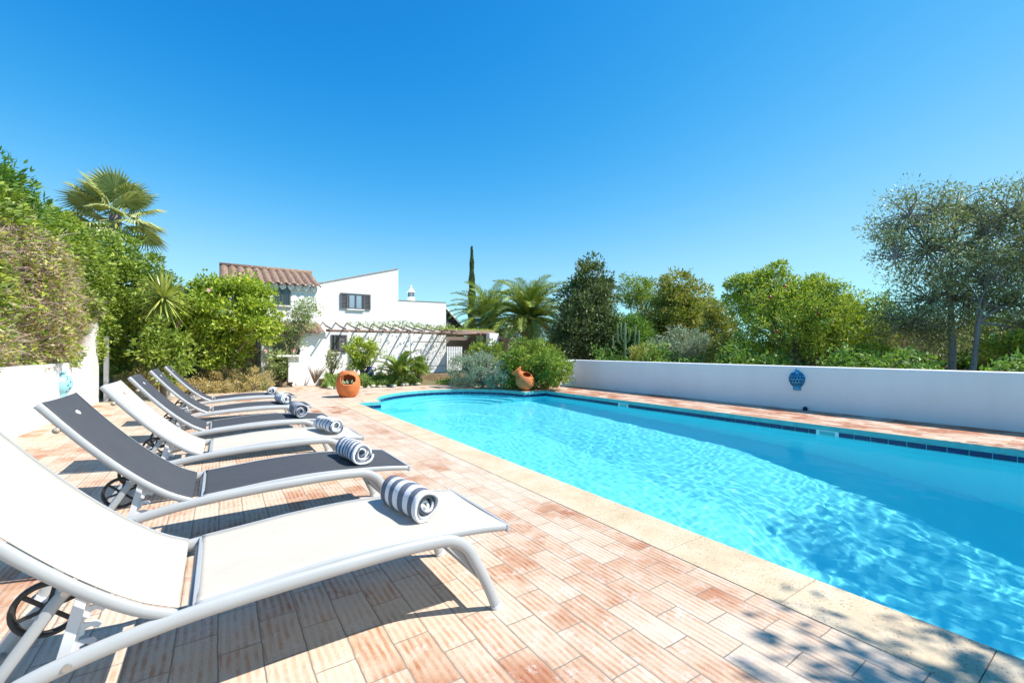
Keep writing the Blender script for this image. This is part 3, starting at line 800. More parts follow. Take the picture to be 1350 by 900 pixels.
# porch with a lean-to of tiles and a flared pier
pz = at(400, 434, Y=16.75).z
px0, px1 = at(345, 432, Y=16.6).x, at(429, 436, Y=16.6).x
tile_roof('porch_roof', px0-5.5, px1-5.5, 16.55-18.3, at(388,436,Y=16.55).z-TZ-.06, px0-5.5, px1-5.5, 17.78-18.3, at(388,426,Y=17.7).z-TZ, .24, .075, house)
p0, p1 = at(396, 440, Y=16.8).x-5.5, at(428.5, 440, Y=16.8).x-5.5
poly = [(p0-.25,-.4),(p1+.02,-.4),(p1+.02,pz-TZ-.10),(p0-.25,pz-TZ-.10),(p0-.22,1.3),(p0-.02,1.0),(p0-.10,.4)]
poly = [(p0-.30,-.4),(p1+.02,-.4),(p1+.02,pz-TZ-.10),(p0-.35,pz-TZ-.10),(p0-.10,pz-TZ-.30),(p0,1.0),(p0-.12,.45)]
MB().prism(poly, 'y', 16.8-18.3, 17.2-18.3).build('porch_pier', M_HOUSE, house)
MB().box(px0-5.5, px0-5.5+.35, 16.8-18.3, 17.2-18.3, -.4, pz-TZ-.10).build('porch_pier', M_HOUSE, house)
MB().box(px0-5.5+.36, p0-.36, 16.8-18.3, 17.1-18.3, pz-TZ-.3, pz-TZ-.105).build('porch_lintel', M_HOUSE, house)
MB().box(px1-5.5-.4, px1-5.5-.05, 17.25-18.3, 17.79-18.3, -.4, pz-TZ-.06).build('porch_side', M_HOUSE, house)
# decorated chimney on the roof
c0 = at(542, 396, Y=20.2); ch = []
prof = [(.22,-.4),(.22,.02),(.16,.06),(.15,.10)]
cm = MB().lathe([(.001,-.5),(.19,-.5),(.17,.16),(.001,.16)], 12, (c0.x-5.5, 1.9, c0.z-TZ)).build('chimney', M_HOUSE, house)
for k in range(8):
    t_ = 2*math.pi*k/8; x, y = c0.x-5.5+.13*math.cos(t_), 1.9+.13*math.sin(t_)
    MB().bar((x,y,c0.z-TZ+.16),(x,y,c0.z-TZ+.38), .025, .05).build('chimney_bar', M_SHUT, cm)
MB().lathe([(.001,.38),(.19,.38),(.20,.40),(.12,.50),(.05,.60),(.03,.64),(.05,.67),(.04,.70),(.01,.74),(.001,.74)], 12, (c0.x-5.5, 1.9, c0.z-TZ)).build('chimney_hat', M_HOUSE, cm, smooth=True)
# small terrace of raised earth and a rubble step
terr = MB(); terr.prism([(-3.4,15.9),(1.25,15.9),(1.3,17.2),(2.9,17.2),(3.0,16.4),(6.2,16.4),(6.5,17.2),(8.7,17.2),(14,17.2),(14,40),(-14,40),(-14,15.9)], 'z', -.05, TZ)
tag(terr.build('terrace_ground', M_GROUND), kind='structure')
M_RUBBLE = rnd_mat('rubble_stone', [(.30,.22,.15),(.48,.40,.31),(.22,.15,.10),(.55,.48,.40)], .9, 7)
def mat_rubble():
    g = NG('rubble_masonry'); c = g.coord()
    v = g.n('ShaderNodeTexVoronoi'); g.l(g.mapping(c, scale=(1,1,1.7)), v.inputs['Vector']); v.inputs['Scale'].default_value = 5.5
    e = g.n('ShaderNodeTexVoronoi', feature='DISTANCE_TO_EDGE'); g.l(g.mapping(c, scale=(1,1,1.7)), e.inputs['Vector']); e.inputs['Scale'].default_value = 5.5
    sx = g.n('ShaderNodeSeparateColor'); g.l(v.outputs['Color'], sx.inputs[0])
    col = g.ramp(sx.outputs[0], [(0,(.30,.19,.12)),(.5,(.45,.33,.23)),(1,(.55,.45,.34))])
    m = g.ramp(e.outputs['Distance'], [(.02,0),(.07,1)])
    col = g.mix(m, (.34,.28,.21), col); col = g.mix(1, col, g.ramp(g.noise(c, 25, 4, .7), [(.3,.7),(.65,1)]), 'MULTIPLY')
    return g.done(g.bsdf(col, .9, g.bump(m, .8, .03), spec=.2))
M_RUB = mat_rubble()
# path beyond the deck, leading to the porch, with a stone step
ring([(1.36,17.49),(2.69,17.49),(2.69,17.15),(1.36,17.15)], [(1.5,17.3),(1.51,17.3),(1.51,17.29),(1.5,17.29)], .006, 'path', M_TILE, kind='structure')
tag(MB().box(1.25,2.95,17.0,17.55,0,.14).build('stone_step', M_RUB, bevel=.02), 'low rubble stone step at the end of the pink tiled path', 'step')
# old rubble wall behind the big bush
rw = tag(MB().box(-3.2, 1.05, 0, .4, 0, 1.75).build('rubble_wall', M_RUB, bevel=.03), 'brown rubble stone garden wall half hidden behind the big yellow-green bush', 'wall'); rw.location = (0, 17.3, .0)
# white slab bench / table and low white kerbs
tb = empty('garden_table', (*at(386,480,Y=16.4).xy, TZ-.05), 0, 'white masonry table with a thin slab top beside the porch', 'table')
a_, b_ = at(363,468,Y=16.4), at(402,468,Y=16.4)
MB().box(a_.x-tb.location.x, b_.x-tb.location.x, -.3, .3, a_.z-tb.location.z-.06, a_.z-tb.location.z).build('slab_top', M_HOUSE, tb, bevel=.01)
MB().box(-.16, .16, -.2, .2, 0, a_.z-tb.location.z-.062).build('pedestal', M_HOUSE, tb, bevel=.01)
A = at(190, 529, z=0)
k1 = tag(MB().box(-.55,.75,-.2,.2,0,.20).build('kerb_block', M_PLAST, None, bevel=.02), 'low white block edging the deck beneath the yucca plants', 'kerb'); k1.location = (-1.75, 14.85, 0)
# pergola against the facade
M_LOG = rnd_mat('weathered_log', [(.17,.10,.08),(.30,.20,.16),(.12,.075,.06)], .85, 14)
PGY = 16.7; pgz = at(520, 437.5, Y=PGY).z
pg = empty('pergola', (5.5, PGY, 0), 0, 'rustic log pergola with climbing vine along the front of the house', 'pergola')
xa, xb = at(430, 435, Y=PGY).x-5.5, at(628, 440, Y=PGY).x-5.5
rs = random.Random(11)
pts = [(xa+(xb-xa)*i/8, rs.uniform(-.02,.02), pgz+rs.uniform(-.025,.025)) for i in range(9)]
MB().tube(smooth_path(pts, 3), .05, 8).build('beam', M_LOG, pg, smooth=True)
nr = 13
for k in range(nr):
    x = xa+.15+(xb-xa-.3)*k/(nr-1)*1.0; tilt = rs.uniform(-.06,.06)
    if x+5.5 > X1: continue
    MB().tube([(x-.05, -.38, pgz-.005+.055),(x+tilt*.5, .8, pgz+.20),(x+tilt, 1.58, pgz+.38)], .032, 7).build('rafter', M_LOG, pg, smooth=True)
for x in (-1.55, .85):
    MB().tube([(x, 0, .0),(x, 0, pgz-.045)], .055, 8).build('post', M_HOUSE, pg, smooth=True)
# reed-roofed shelter to the right with a white pillar, dark barn roof behind
M_REED = rnd_mat('reed_thatch', [(.16,.11,.08),(.34,.26,.17),(.24,.22,.10)], .9, 18)
sh = empty('garden_shelter', (10.2, 16.9, 0), 0, 'open shelter with mossy reed roof and white pillar right of the house', 'shelter')
def sl(u, v, Y=16.9): p = at(u, v, Y=Y); return (p.x-10.2, p.y-16.9, p.z)
q0 = sl(590,437); q1 = sl(650,440); q2 = sl(677,449, 15.6)
MB().box(q0[0], q1[0]+.1, .0, .45, q0[2]-.04, q0[2]+.10).box(q0[0]+1.2, q1[0]+.1, .45, 1.6, q0[2]-.04, q0[2]+.10).build('reed_roof', M_REED, sh, bevel=.02)
MB().add([q1, q2, (q2[0],q2[1]+1.6,q2[2]+.15),(q1[0],q1[1]+1.6,q1[2]+.25), (q1[0],q1[1],q1[2]-.12),(q2[0],q2[1],q2[2]-.12),(q2[0],q2[1]+1.6,q2[2]+.03),(q1[0],q1[1]+1.6,q1[2]+.13)],
   [(0,1,2,3),(7,6,5,4),(0,4,5,1),(1,5,6,2),(2,6,7,3),(3,7,4,0)]).build('tile_slope', M_ROOF, sh)
for k in range(5):
    x = q0[0]+.2+k*(q1[0]-q0[0])/5; MB().tube([(x,-.12,q0[2]-.08),(x,1.6,q0[2]-.08)], .04, 7).build('beam', M_LOG, sh)
MB().tube([(q0[0],-.05,q0[2]-.0),(q1[0]+.1,-.05,q1[2])], .05, 8).build('beam', M_LOG, sh)
p0_ = sl(640,440); p1_ = sl(652,440)
MB().box(p0_[0],p1_[0], -.35,-.06, 0, p0_[2]+.02).build('pillar', M_HOUSE, sh, bevel=.01)
MB().tube([(q2[0]-.25,q2[1]+.05,0),(q2[0]-.25,q2[1]+.05,q2[2]-.13)], .06, 8).build('post', M_LOG, sh)
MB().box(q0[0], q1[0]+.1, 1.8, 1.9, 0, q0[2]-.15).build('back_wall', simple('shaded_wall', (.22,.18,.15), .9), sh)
wf = sl(598,458); 
tag_f = empty('picket_fence', (*at(598,470,Y=16.2).xy, 0), 0, 'short white picket fence under the reed-roofed shelter', 'fence')
for k in range(9): MB().box(-.30+.08*k,-.25+.08*k,0,.02,.4,1.38).build('picket', M_HOUSE, tag_f)
MB().box(-.32,.40,.021,.04,1.15,1.2).build('rail', M_HOUSE, tag_f)
barn = empty('barn', (0, 0, 0), 0, 'dark slate-roofed gable with a pale verge just behind the right end of the house', 'barn')
A = at(583,398,Y=24); B = at(617,438,Y=24); 
barn.location = (A.x, 24, 0)
M_SLATE = simple('dark_slate', (.035,.035,.045), .7, .2, 10)
MB().add([(0,0,A.z),(B.x-A.x,0,B.z),(B.x-A.x,5,B.z),(0,5,A.z),(0,0,A.z-.1),(B.x-A.x,0,B.z-.1),(B.x-A.x,5,B.z-.1),(0,5,A.z-.1)], [(0,1,2,3),(7,6,5,4),(0,4,5,1),(1,5,6,2),(2,6,7,3),(3,7,4,0)]).build('roof', M_SLATE, barn)
MB().prism([(0,0),(B.x-A.x-.2,0),(B.x-A.x-.2,B.z-.05),(0,A.z-.15)], 'y', .1, 4.9).build('gable_wall', M_SLATE, barn)
MB().bar((-.05,-.04,A.z-.05),(B.x-A.x+.02,-.04,B.z-.05), .06, .09).build('verge', M_HOUSE, barn)
# ------------------------------------------------------------------ vegetation
LEAF = 1.6
def leaf_mat(name, cols, rough=.5, trans=.35, scale=1.6, gloss=.5):
    """cols: list of leaf colours mixed per leaf and in broad patches"""
    g = NG(name); c = g.coord()
    geo = g.n('ShaderNodeNewGeometry'); r = geo.outputs['Random Per Island']
    f = g.math('ADD', g.math('MULTIPLY', r, .55), g.math('MULTIPLY', g.noise(c, scale, 3, .6), .9)); f = g.math('SUBTRACT', f, .22)
    cols = [tuple(min(.62, x*LEAF) for x in c_) for c_ in cols]; k = len(cols); cc = g.ramp(f, [(.05+.9*i/max(1,k-1), cols[i]) for i in range(k)])
    p = g.bsdf(cc, rough, spec=gloss)
    t = g.n('ShaderNodeBsdfTranslucent'); g.inp(t, 0, g.mix(1, cc, (1.0,1.0,.55), 'MULTIPLY'))
    mx = g.n('ShaderNodeMixShader'); mx.inputs[0].default_value = trans; g.l(p, mx.inputs[1]); g.l(t.outputs[0], mx.inputs[2])
    return g.done(mx.outputs[0])
def unit(v): return v/np.maximum(1e-9, np.linalg.norm(v, axis=1, keepdims=True))
def leaves(name, P, D, ln, wd, mat, parent, seed=0, var=.35, curl=.15, kind=None):
    """rhombic leaves at P pointing along D"""
    rs = np.random.RandomState(seed); n = len(P); D = unit(D)
    Rn = unit(np.cross(D, rs.normal(size=(n,3)))); N = np.cross(Rn, D)
    L = (ln*(1-var+2*var*rs.rand(n)))[:,None]; W = (wd*(1-var+2*var*rs.rand(n)))[:,None]
    a = P; b = P + D*L*.45 + Rn*W*.5 + N*L*curl*.3; c = P + D*L - N*L*curl*.2; d = P + D*L*.45 - Rn*W*.5 + N*L*curl*.3
    V = np.stack([a,b,c,d],1).reshape(-1,3); F = np.arange(4*n).reshape(n,4)
    return quads(name, V, F, mat, parent)
def in_ell(rs, n, shell=.5):
    u = unit(rs.normal(size=(n,3))); r = (shell**3+(1-shell**3)*rs.rand(n))**(1/3); return u*r[:,None]
def clumps(ells, k, seed, shell=.35, rj=1.0):
    """k clump centres spread through a list of ellipsoids (cx,cy,cz,rx,ry,rz)"""
    rs = np.random.RandomState(seed); E_ = np.array(ells, float); w_ = (E_[:,3]*E_[:,4]*E_[:,5])**(2/3.); w_ /= w_.sum()
    i = rs.choice(len(E_), k, p=w_); u = in_ell(rs, k, shell)*(1+.22*rs.rand(k)**4)[:,None]; return E_[i,:3]+u*E_[i,3:]*rj, u
def crown(name, ells, nclump, rc, per, ln, wd, mat, parent, seed, shell=.35, outw=.8, up=.25, flat=.8, kind=None, crj=.65):
    rs = np.random.RandomState(seed+77); C, U = clumps(ells, nclump, seed, shell)
    rr = rc*(1-crj+2*crj*rs.rand(nclump)); n = nclump*per; ci = np.repeat(np.arange(nclump), per)
    u = in_ell(rs, n, .25); u[:,2] *= flat
    P = C[ci]+u*rr[ci][:,None]
    D = unit(u)*outw + U[ci]*.4 + rs.normal(size=(n,3))*.55 + np.array([0,0,up])
    return leaves(name, P, D, ln, wd, mat, parent, seed), C
def branches(name, base, targets, r0, mat, parent, seed, fork=.45, n=None, sag=0, r1=.012):
    rs = random.Random(seed); mb = MB(); b = Vector(base)
    T = [Vector(t) for t in targets]; 
    if n and len(T) > n: T = rs.sample(T, n)
    cen = sum(T, Vector())/len(T); hub = b.lerp(cen, fork)
    mb.tube(smooth_path([b, b.lerp(hub,.5)+Vector((rs.uniform(-.06,.06),rs.uniform(-.06,.06),0)), hub], 4), [r0*(1.25-.5*i/8) for i in range(9)], 8)
    for t in T:
        s_ = b.lerp(hub, rs.uniform(.55,1)); m1 = s_.lerp(t, .5)+Vector((rs.uniform(-.12,.12),rs.uniform(-.12,.12),rs.uniform(-.02,.18)))
        q = smooth_path([s_, m1, t], 4); k = len(q)
        mb.tube(q, [r0*.55*(1-i/(k-1))**1.2+r1*.6 for i in range(k)], 5, cap=False)
    return mb.build(name, mat, parent, smooth=True, fixn=False)
M_BARK = rnd_mat('bark', [(.10,.08,.065),(.22,.18,.15),(.15,.12,.10)], .9, 12)
M_BARKG = rnd_mat('grey_bark', [(.13,.13,.13),(.25,.24,.235),(.18,.17,.17)], .9, 14)
M_TWIG = rnd_mat('dry_twig', [(.15,.10,.08),(.45,.33,.28),(.28,.19,.16)], .9, 9)
# leaf colour sets
G_BRIGHT = leaf_mat('bright_leaves', [(.04,.07,.012),(.10,.16,.02),(.20,.26,.035),(.36,.38,.07)])
G_MID = leaf_mat('mid_green_leaves', [(0.025,0.062,0.013),(0.062,0.138,0.019),(0.112,0.200,0.031),(0.213,0.275,0.056)])
G_YEL = leaf_mat('yellow_green_leaves', [(0.056,0.101,0.013),(0.146,0.224,0.022),(0.291,0.347,0.034),(0.470,0.470,0.067)])
G_DARK = leaf_mat('dark_evergreen_leaves', [(.025,.045,.015),(.06,.09,.03),(.12,.15,.055),(.22,.24,.11)], trans=.2)
G_OLIVE = leaf_mat('olive_leaves', [(.055,.08,.028),(.12,.15,.065),(.21,.24,.12),(.34,.37,.23)], trans=.3, rough=.4)
G_SILVER = leaf_mat('silver_leaves', [(.07,.10,.06),(.15,.19,.12),(.26,.30,.21),(.38,.41,.31)], trans=.2)
G_DRY = leaf_mat('dry_leaves', [(0.161,0.115,0.034),(0.322,0.230,0.081),(0.460,0.333,0.161),(0.529,0.414,0.276)], trans=.3)
G_AUT = leaf_mat('autumn_green_leaves', [(.03,.06,.012),(.09,.13,.02),(.20,.22,.035),(.27,.25,.05),(.38,.28,.08)], trans=.3)
G_POM = leaf_mat('pomegranate_leaves', [(0.034,0.069,0.014),(0.092,0.161,0.023),(0.184,0.253,0.034),(0.345,0.391,0.052),(0.529,0.483,0.081)], trans=.35)
M_PINK = simple('pink_petals', (.62,.30,.28), .6); M_RED = simple('red_fruit', (.35,.04,.03), .4)

def px_ell(u, v, ru, rv, d, rd=None):
    """ellipsoid seen at pixel u,v with half sizes ru,rv pixels at depth d"""
    p = at(u, v, d=d); return (p.x, p.y, p.z, ru*d/FPX, (rd if rd else ru*d/FPX*.9), rv*d/FPX)
def shrub(name, label, cat, ells, nclump, rc, per, ln, wd, mat, seed, trunk=True, group=None, bark=None, nb=30, parts=('crown','trunk'), base=None, r0=.05, fork=.35, **kw):
    E_ = np.array(ells); cx, cy = E_[:,0].mean(), E_[:,1].mean()
    if base: cx, cy = base
    e = empty(name, (cx, cy, 0), 0, label, cat, group)
    el = [(a-cx, b-cy, *r) for a, b, *r in ells]
    o, C = crown(parts[0], el, nclump, rc, per, ln, wd, mat, e, seed, **kw)
    if trunk: branches(parts[1], (0,0,0), C, r0, bark or M_BARK, e, seed, n=nb, fork=fork)
    return e

# ---- hedge over the left wall: leaves, dry patches and bare twigs
hg = empty('hedge', (-2.42, 11.0, 0), 0, 'tall overgrown hedge with dry pinkish twigs spilling over the white wall at the left', 'hedge')
def hedge():
    rs = np.random.RandomState(3); n = 46000
    y = 7.2+rs.rand(n)*7.3; 
    top = 3.42+.16*(y-8.5)*.9+.18*np.sin(y*2.1)+.12*np.sin(y*5.3+1)
    bot = .96+.10*np.sin(y*3.0)+.06*np.sin(y*9)
    z = bot+(top-bot)*rs.rand(n)**.9
    bulge = .16*np.sin(y*1.7+z*1.1)+.12*np.sin(y*3.9-z*2.7)+.08*np.sin(y*8+z*7)
    prof = .18*np.sin(np.clip((z-bot)/(top-bot),0,1)*math.pi)-.75*np.clip((z-top+.9)/.9,0,1)**2
    x = -.10+bulge+prof-np.abs(rs.normal(size=n))*.22+.0
    P = np.stack([x, y-11.0, z], 1)
    D = np.stack([rs.normal(size=n)*.5+.7, rs.normal(size=n)*.8, rs.normal(size=n)*.6+.15], 1)
    # patchwork of dry (bare) and green
    f = np.sin(y*1.3+.5)*.5+np.sin(z*2.2+y*.8)*.45+np.sin(y*3.1-z*2.4)*.3+rs.normal(size=n)*.28
    lowdry = (z < 3.15-.10*(y-9)+.2*np.sin(y*2.7)) 
    dry = lowdry & (f > -.55) & (y < 13.6)
    g = ~dry
    bright = g & (rs.rand(n) < .75)
    leaves('leaves', P[g], D[g], .105, .042, G_BRIGHT, hg, 1)
    d1 = dry & (rs.rand(n) < .28); leaves('dry_leaves', P[d1], D[d1], .07, .035, G_DRY, hg, 2)
    d2 = dry & (rs.rand(n) < .26); leaves('new_leaves', P[d2]+np.array([.04,0,0]), D[d2], .075, .035, G_YEL, hg, 5)
    d3 = dry
    Pt = P[d3][::2]; Dt = D[d3][::2]+rs.normal(size=(len(Pt),3))*.5
    o = leaves('twigs', Pt, Dt, .20, .0085, M_TWIG, hg, 3, curl=.3); tag(o, kind='stuff')
    m = 2600; yy = 7.2+rs.rand(m)*7.0; zz = 1.0+rs.rand(m)*2.4
    Pb = np.stack([-.25-rs.rand(m)*.25, yy-11, zz],1)
    o = leaves('twigs', Pb, np.stack([rs.normal(size=m)*.3+.3, rs.normal(size=m), rs.normal(size=m)*.8+.3],1), .45, .016, M_TWIG, hg, 9); tag(o, kind='stuff')
hedge()
# dark inside mass of branches so that the wall of leaves is not see-through
mb = MB(); rs = random.Random(8)
for k in range(80):
    y = rs.uniform(-3.7,3.2); x = rs.uniform(-1.1,-.5); z0 = rs.uniform(.4,1.2)
    mb.tube(smooth_path([(x,y,0),(x+rs.uniform(-.2,.2),y+rs.uniform(-.3,.3),z0+.8),(x+rs.uniform(-.1,.3),y+rs.uniform(-.5,.5),z0+2.2)],3), [.03-.003*i for i in range(7)], 5)
mb.build('stems', M_BARK, hg, fixn=False)
rsn = np.random.RandomState(21); m = 9000
Pn = np.stack([-.45-rsn.rand(m)*.9, rsn.rand(m)*7.3-3.8, .8+rsn.rand(m)*2.5],1); leaves('inner_leaves', Pn, rsn.normal(size=(m,3)), .16, .09, G_MID, hg, 22)

# ---- green trees beyond the pillar
shrub('laurel_tree', 'dense bright green tree rising between the white pillar and the yuccas', 'tree',
      [px_ell(165,385,40,68,11.9,.9), px_ell(150,440,24,55,11.6,.6), px_ell(200,405,36,50,12.6,.8), px_ell(178,470,32,34,11.9,.5), px_ell(120,340,40,40,12.0,.8), px_ell(228,430,26,50,13.0,.6), px_ell(222,468,24,30,10.9,.35), px_ell(205,440,14,22,10.8,.3)], 540, .24, 62, .12, .05, G_BRIGHT, 31, up=.05)
shrub('tall_shrub', 'green leafy shrub with long leaves at the top left corner of the picture', 'shrub', [px_ell(-2,238,18,24,7.0,.5), px_ell(25,275,22,16,7.6,.5)], 60, .2, 45, .12, .035, G_MID, 33, up=.4)

# ---- fan palm
def fan_leaf(R_, seed, mat, stalk):
    rs = random.Random(seed); mb = MB(); n = 34; span = R(rs.uniform(250,300))
    # along +x; blade in xy plane, cupped
    S = .62
    mb.tube([(0,0,0),(stalk*.5,0,.03),(stalk,0,0)], [.022,.018,.012], 5)
    for k in range(n):
        a0 = -span/2+span*k/n; am = a0+span/n/2; a1 = a0+span/n
        lr = R_*(1-.28*abs(am)/(span/2))*rs.uniform(.93,1.05)
        c = lambda r, a, dz=0: (stalk+r*math.cos(a), r*math.sin(a), -.35*(r/R_)**2*R_*.45+dz-.10*abs(math.sin(a))*r)
        r0, r1 = .03, lr*.62
        mb.add([c(r0,a0), c(r1,a0), c(r1,am,.025), c(r0,am,.004)], [(0,1,2,3)])
        mb.add([c(r0,am,.004), c(r1,am,.025), c(r1,a1), c(r0,a1)], [(0,1,2,3)])
        tip = c(lr, am+rs.uniform(-.03,.03)); tip = (tip[0], tip[1], tip[2]-rs.uniform(.02,.16)*R_)
        mb.add([c(r1,a0+.004), tip, c(r1,am,.025)], [(0,1,2)]); mb.add([c(r1,am,.025), tip, c(r1,a1-.004)], [(0,1,2)])
    me_o = mb.build('frond', mat, None, fixn=False); return me_o
G_FAN = leaf_mat('fan_palm_leaf', [(.08,.11,.03),(.17,.20,.06),(.27,.29,.11),(.42,.42,.24)], trans=.2, rough=.35, scale=.9)
G_PALMD = leaf_mat('dry_frond', [(.20,.13,.06),(.35,.25,.12)], trans=.2)
c0 = at(152, 272, d=15.2)
fp = empty('fan_palm', (c0.x, c0.y, 0), 0, 'fan palm with large round pleated leaves rising above the hedge at the left', 'palm tree')
MB().tube([(0,0,0),(.05,0,c0.z*.5),(0,0,c0.z-.3)], [.19,.16,.17], 12).build('trunk', M_BARK, fp, smooth=True)
var = [fan_leaf(.82, i, G_FAN, .80) for i in range(4)]
used = set(); rs = random.Random(2)
def orient(az, el, roll): return Matrix.Rotation(az,4,'Z') @ Matrix.Rotation(-el,4,'Y') @ Matrix.Rotation(roll,4,'X')
for k in range(24):
    v = var[k%4]; o = v if k < 4 else v.copy()
    if k >= 4: COL.objects.link(o)
    o.parent = fp; az = k*2.4+rs.uniform(-.2,.2); el = R(78-k*4.6+rs.uniform(-6,6)); s_ = rs.uniform(.88,1.12)
    o.matrix_local = Matrix.Translation((0,0,c0.z-.25-.012*k)) @ orient(az, el, rs.uniform(-.4,.4)) @ Matrix.Scale(s_,4)
# ---- date palms
def date_frond(L, seed, mat):
    rs = random.Random(seed); mb = MB(); n = 15; pts = []; el = R(0)
    p = Vector((0,0,0)); d = 0
    for i in range(n+1):
        pts.append(p.copy()); a = -R(78)*(i/n)**1.6; p = p+Vector((math.cos(a),0,math.sin(a)))*L/n
    mb.tube(pts, [.035*(1-.85*i/n) for i in range(n+1)], 5, cap=False)
    m = 46
    for k in range(m):
        t = .10+.90*k/m; f = t*n; i = min(n-1,int(f)); q = pts[i].lerp(pts[i+1], f-i); tg = (pts[i+1]-pts[i]).normalized(); up = Vector((0,1,0)).cross(tg)*-1
        ll = L*.20*math.sin(math.pi*min(1,.16+t*.80))**.7*rs.uniform(.85,1.1)
        for s in (-1,1):
            dr = (tg*.75+Vector((0,s,0))*.75+up*rs.uniform(.15,.5)).normalized(); w_ = tg*.024
            tip = q+dr*ll-Vector((0,0,ll*.18))
            mid = q+dr*ll*.5
            mb.add([q-w_*.6, mid-w_, tip, mid+w_, q+w_*.6], [(0,1,2,3,4)])
    return mb.build('frond', mat, None, fixn=False)
G_DATE = leaf_mat('date_palm_leaf', [(0.043,0.080,0.017),(0.102,0.160,0.029),(0.203,0.246,0.043),(0.392,0.377,0.072)], trans=.2, rough=.4, scale=.7)
G_DATEY = leaf_mat('old_date_frond', [(.14,.13,.03),(.28,.22,.06),(.38,.27,.09)], trans=.2, rough=.5)
def date_palm(u, v, d, L, nf, seed, label, zs=0):
    c = at(u, v, d=d); e = empty('date_palm', (c.x, c.y, 0), 0, label, 'palm tree')
    MB().lathe([(.34,0),(.30,c.z*.4),(.34,c.z-.5),(.42,c.z-.1),(.30,c.z+.15),(.001,c.z+.2)], 14).build('trunk', M_BARK, e, smooth=True)
    vg = [date_frond(L, seed+i, G_DATE) for i in range(4)]+[date_frond(L*.95, seed+9, G_DATEY)]; first_ = [True]*5; rs = random.Random(seed)
    for k in range(nf):
        t = k/nf; el = R(82-118*t+rs.uniform(-7,7)); i = 4 if t > .86 else rs.randrange(4)
        o = vg[i] if first_[i] else vg[i].copy()
        if not first_[i]: COL.objects.link(o)
        first_[i] = False; o.parent = e
        o.matrix_local = Matrix.Translation((0,0,c.z)) @ orient(k*2.39996+rs.uniform(-.15,.15), el, rs.uniform(-.25,.25)) @ Matrix.Scale(rs.uniform(.85,1.1)*(1 if t < .8 else .85),4)
    for i in range(5):
        if first_[i]: bpy.data.objects.remove(vg[i])
date_palm(697, 420, 22, 2.75, 92, 100, 'large date palm with arching fronds in front of the other one, right of the cypress')
date_palm(645, 424, 25, 2.8, 76, 200, 'date palm standing behind and left of the larger one, beneath the cypress')
# ---- cypress
c = at(622, 400, d=34); cy = empty('cypress', (c.x, c.y, 0), 0, 'slim dark cypress standing like a spire behind the palms', 'tree')
rsn = np.random.RandomState(6); n = 9000; H0 = at(622,328,d=34).z; z = 1.5+(H0-1.5)*rsn.rand(n)**.8; rad = .42*np.clip((H0-z)/(H0*.8),0,1)**.72*(.82+.18*np.sin(z*5)); a = rsn.rand(n)*6.283; rr = rad*rsn.rand(n)**.35
leaves('crown', np.stack([rr*np.cos(a), rr*np.sin(a), z],1), np.stack([np.cos(a)*.3,np.sin(a)*.3,np.ones(n)],1), .22, .07, G_DARK, cy, 61)
MB().tube([(0,0,0),(0,0,H0*.8)], [.14,.03], 8).build('trunk', M_BARK, cy)
# ---- yuccas
def yucca(u, v, d, L, n, seed, label, mat, fullsphere=True, stem=True):
    c = at(u, v, d=d); e = empty('yucca', (c.x, c.y, 0), 0, label, 'yucca'); rs = random.Random(seed); mb = MB()
    for k in range(n):
        t = k/n; el = R(85-150*t) if fullsphere else R(80-75*t); az = k*2.39996; d_ = Vector((math.cos(az)*math.cos(el), math.sin(az)*math.cos(el), math.sin(el)))
        sd = Vector((-math.sin(az), math.cos(az), 0)); l_ = L*rs.uniform(.8,1.08); w_ = L*.055; up = sd.cross(d_)
        P_ = []; q = Vector((0,0,c.z))+d_*.06
        for i in range(5):
            f = i/4; ww = w_*(.6 if i == 0 else 1.0-.0*f if i < 3 else (.6 if i == 3 else .02)); pt_ = q+d_*l_*f-Vector((0,0,l_*.16*f*f))
            P_ += [pt_-sd*ww*.5, pt_+up*ww*-.12, pt_+sd*ww*.5]
        mb.add(P_, [(3*i+j,3*i+j+1,3*i+j+4,3*i+j+3) for i in range(4) for j in (0,1)])
    mb.build('leaf_rosette', mat, e, fixn=False)
    MB().tube([(0,0,0),(.02,.02,c.z*.6),(0,0,c.z)], [.07,.06,.07], 8).build('trunk', M_BARK, e, smooth=True)
G_YUC = leaf_mat('yucca_leaf', [(.06,.09,.015),(.13,.17,.03),(.27,.30,.07),(.42,.38,.16)], trans=.15, rough=.35, scale=.8)
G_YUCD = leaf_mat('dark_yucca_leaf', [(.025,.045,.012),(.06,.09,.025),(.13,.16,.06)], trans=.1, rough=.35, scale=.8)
yucca(215, 393, 11.2, .80, 150, 1, 'large yucca head with drooping sword leaves above the green hedge', G_YUC)
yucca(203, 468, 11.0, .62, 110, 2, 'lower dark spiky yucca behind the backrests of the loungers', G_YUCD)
yucca(246, 478, 12.9, .6, 80, 4, 'small shaded yucca right of the other two, before the rubble wall', G_YUCD)
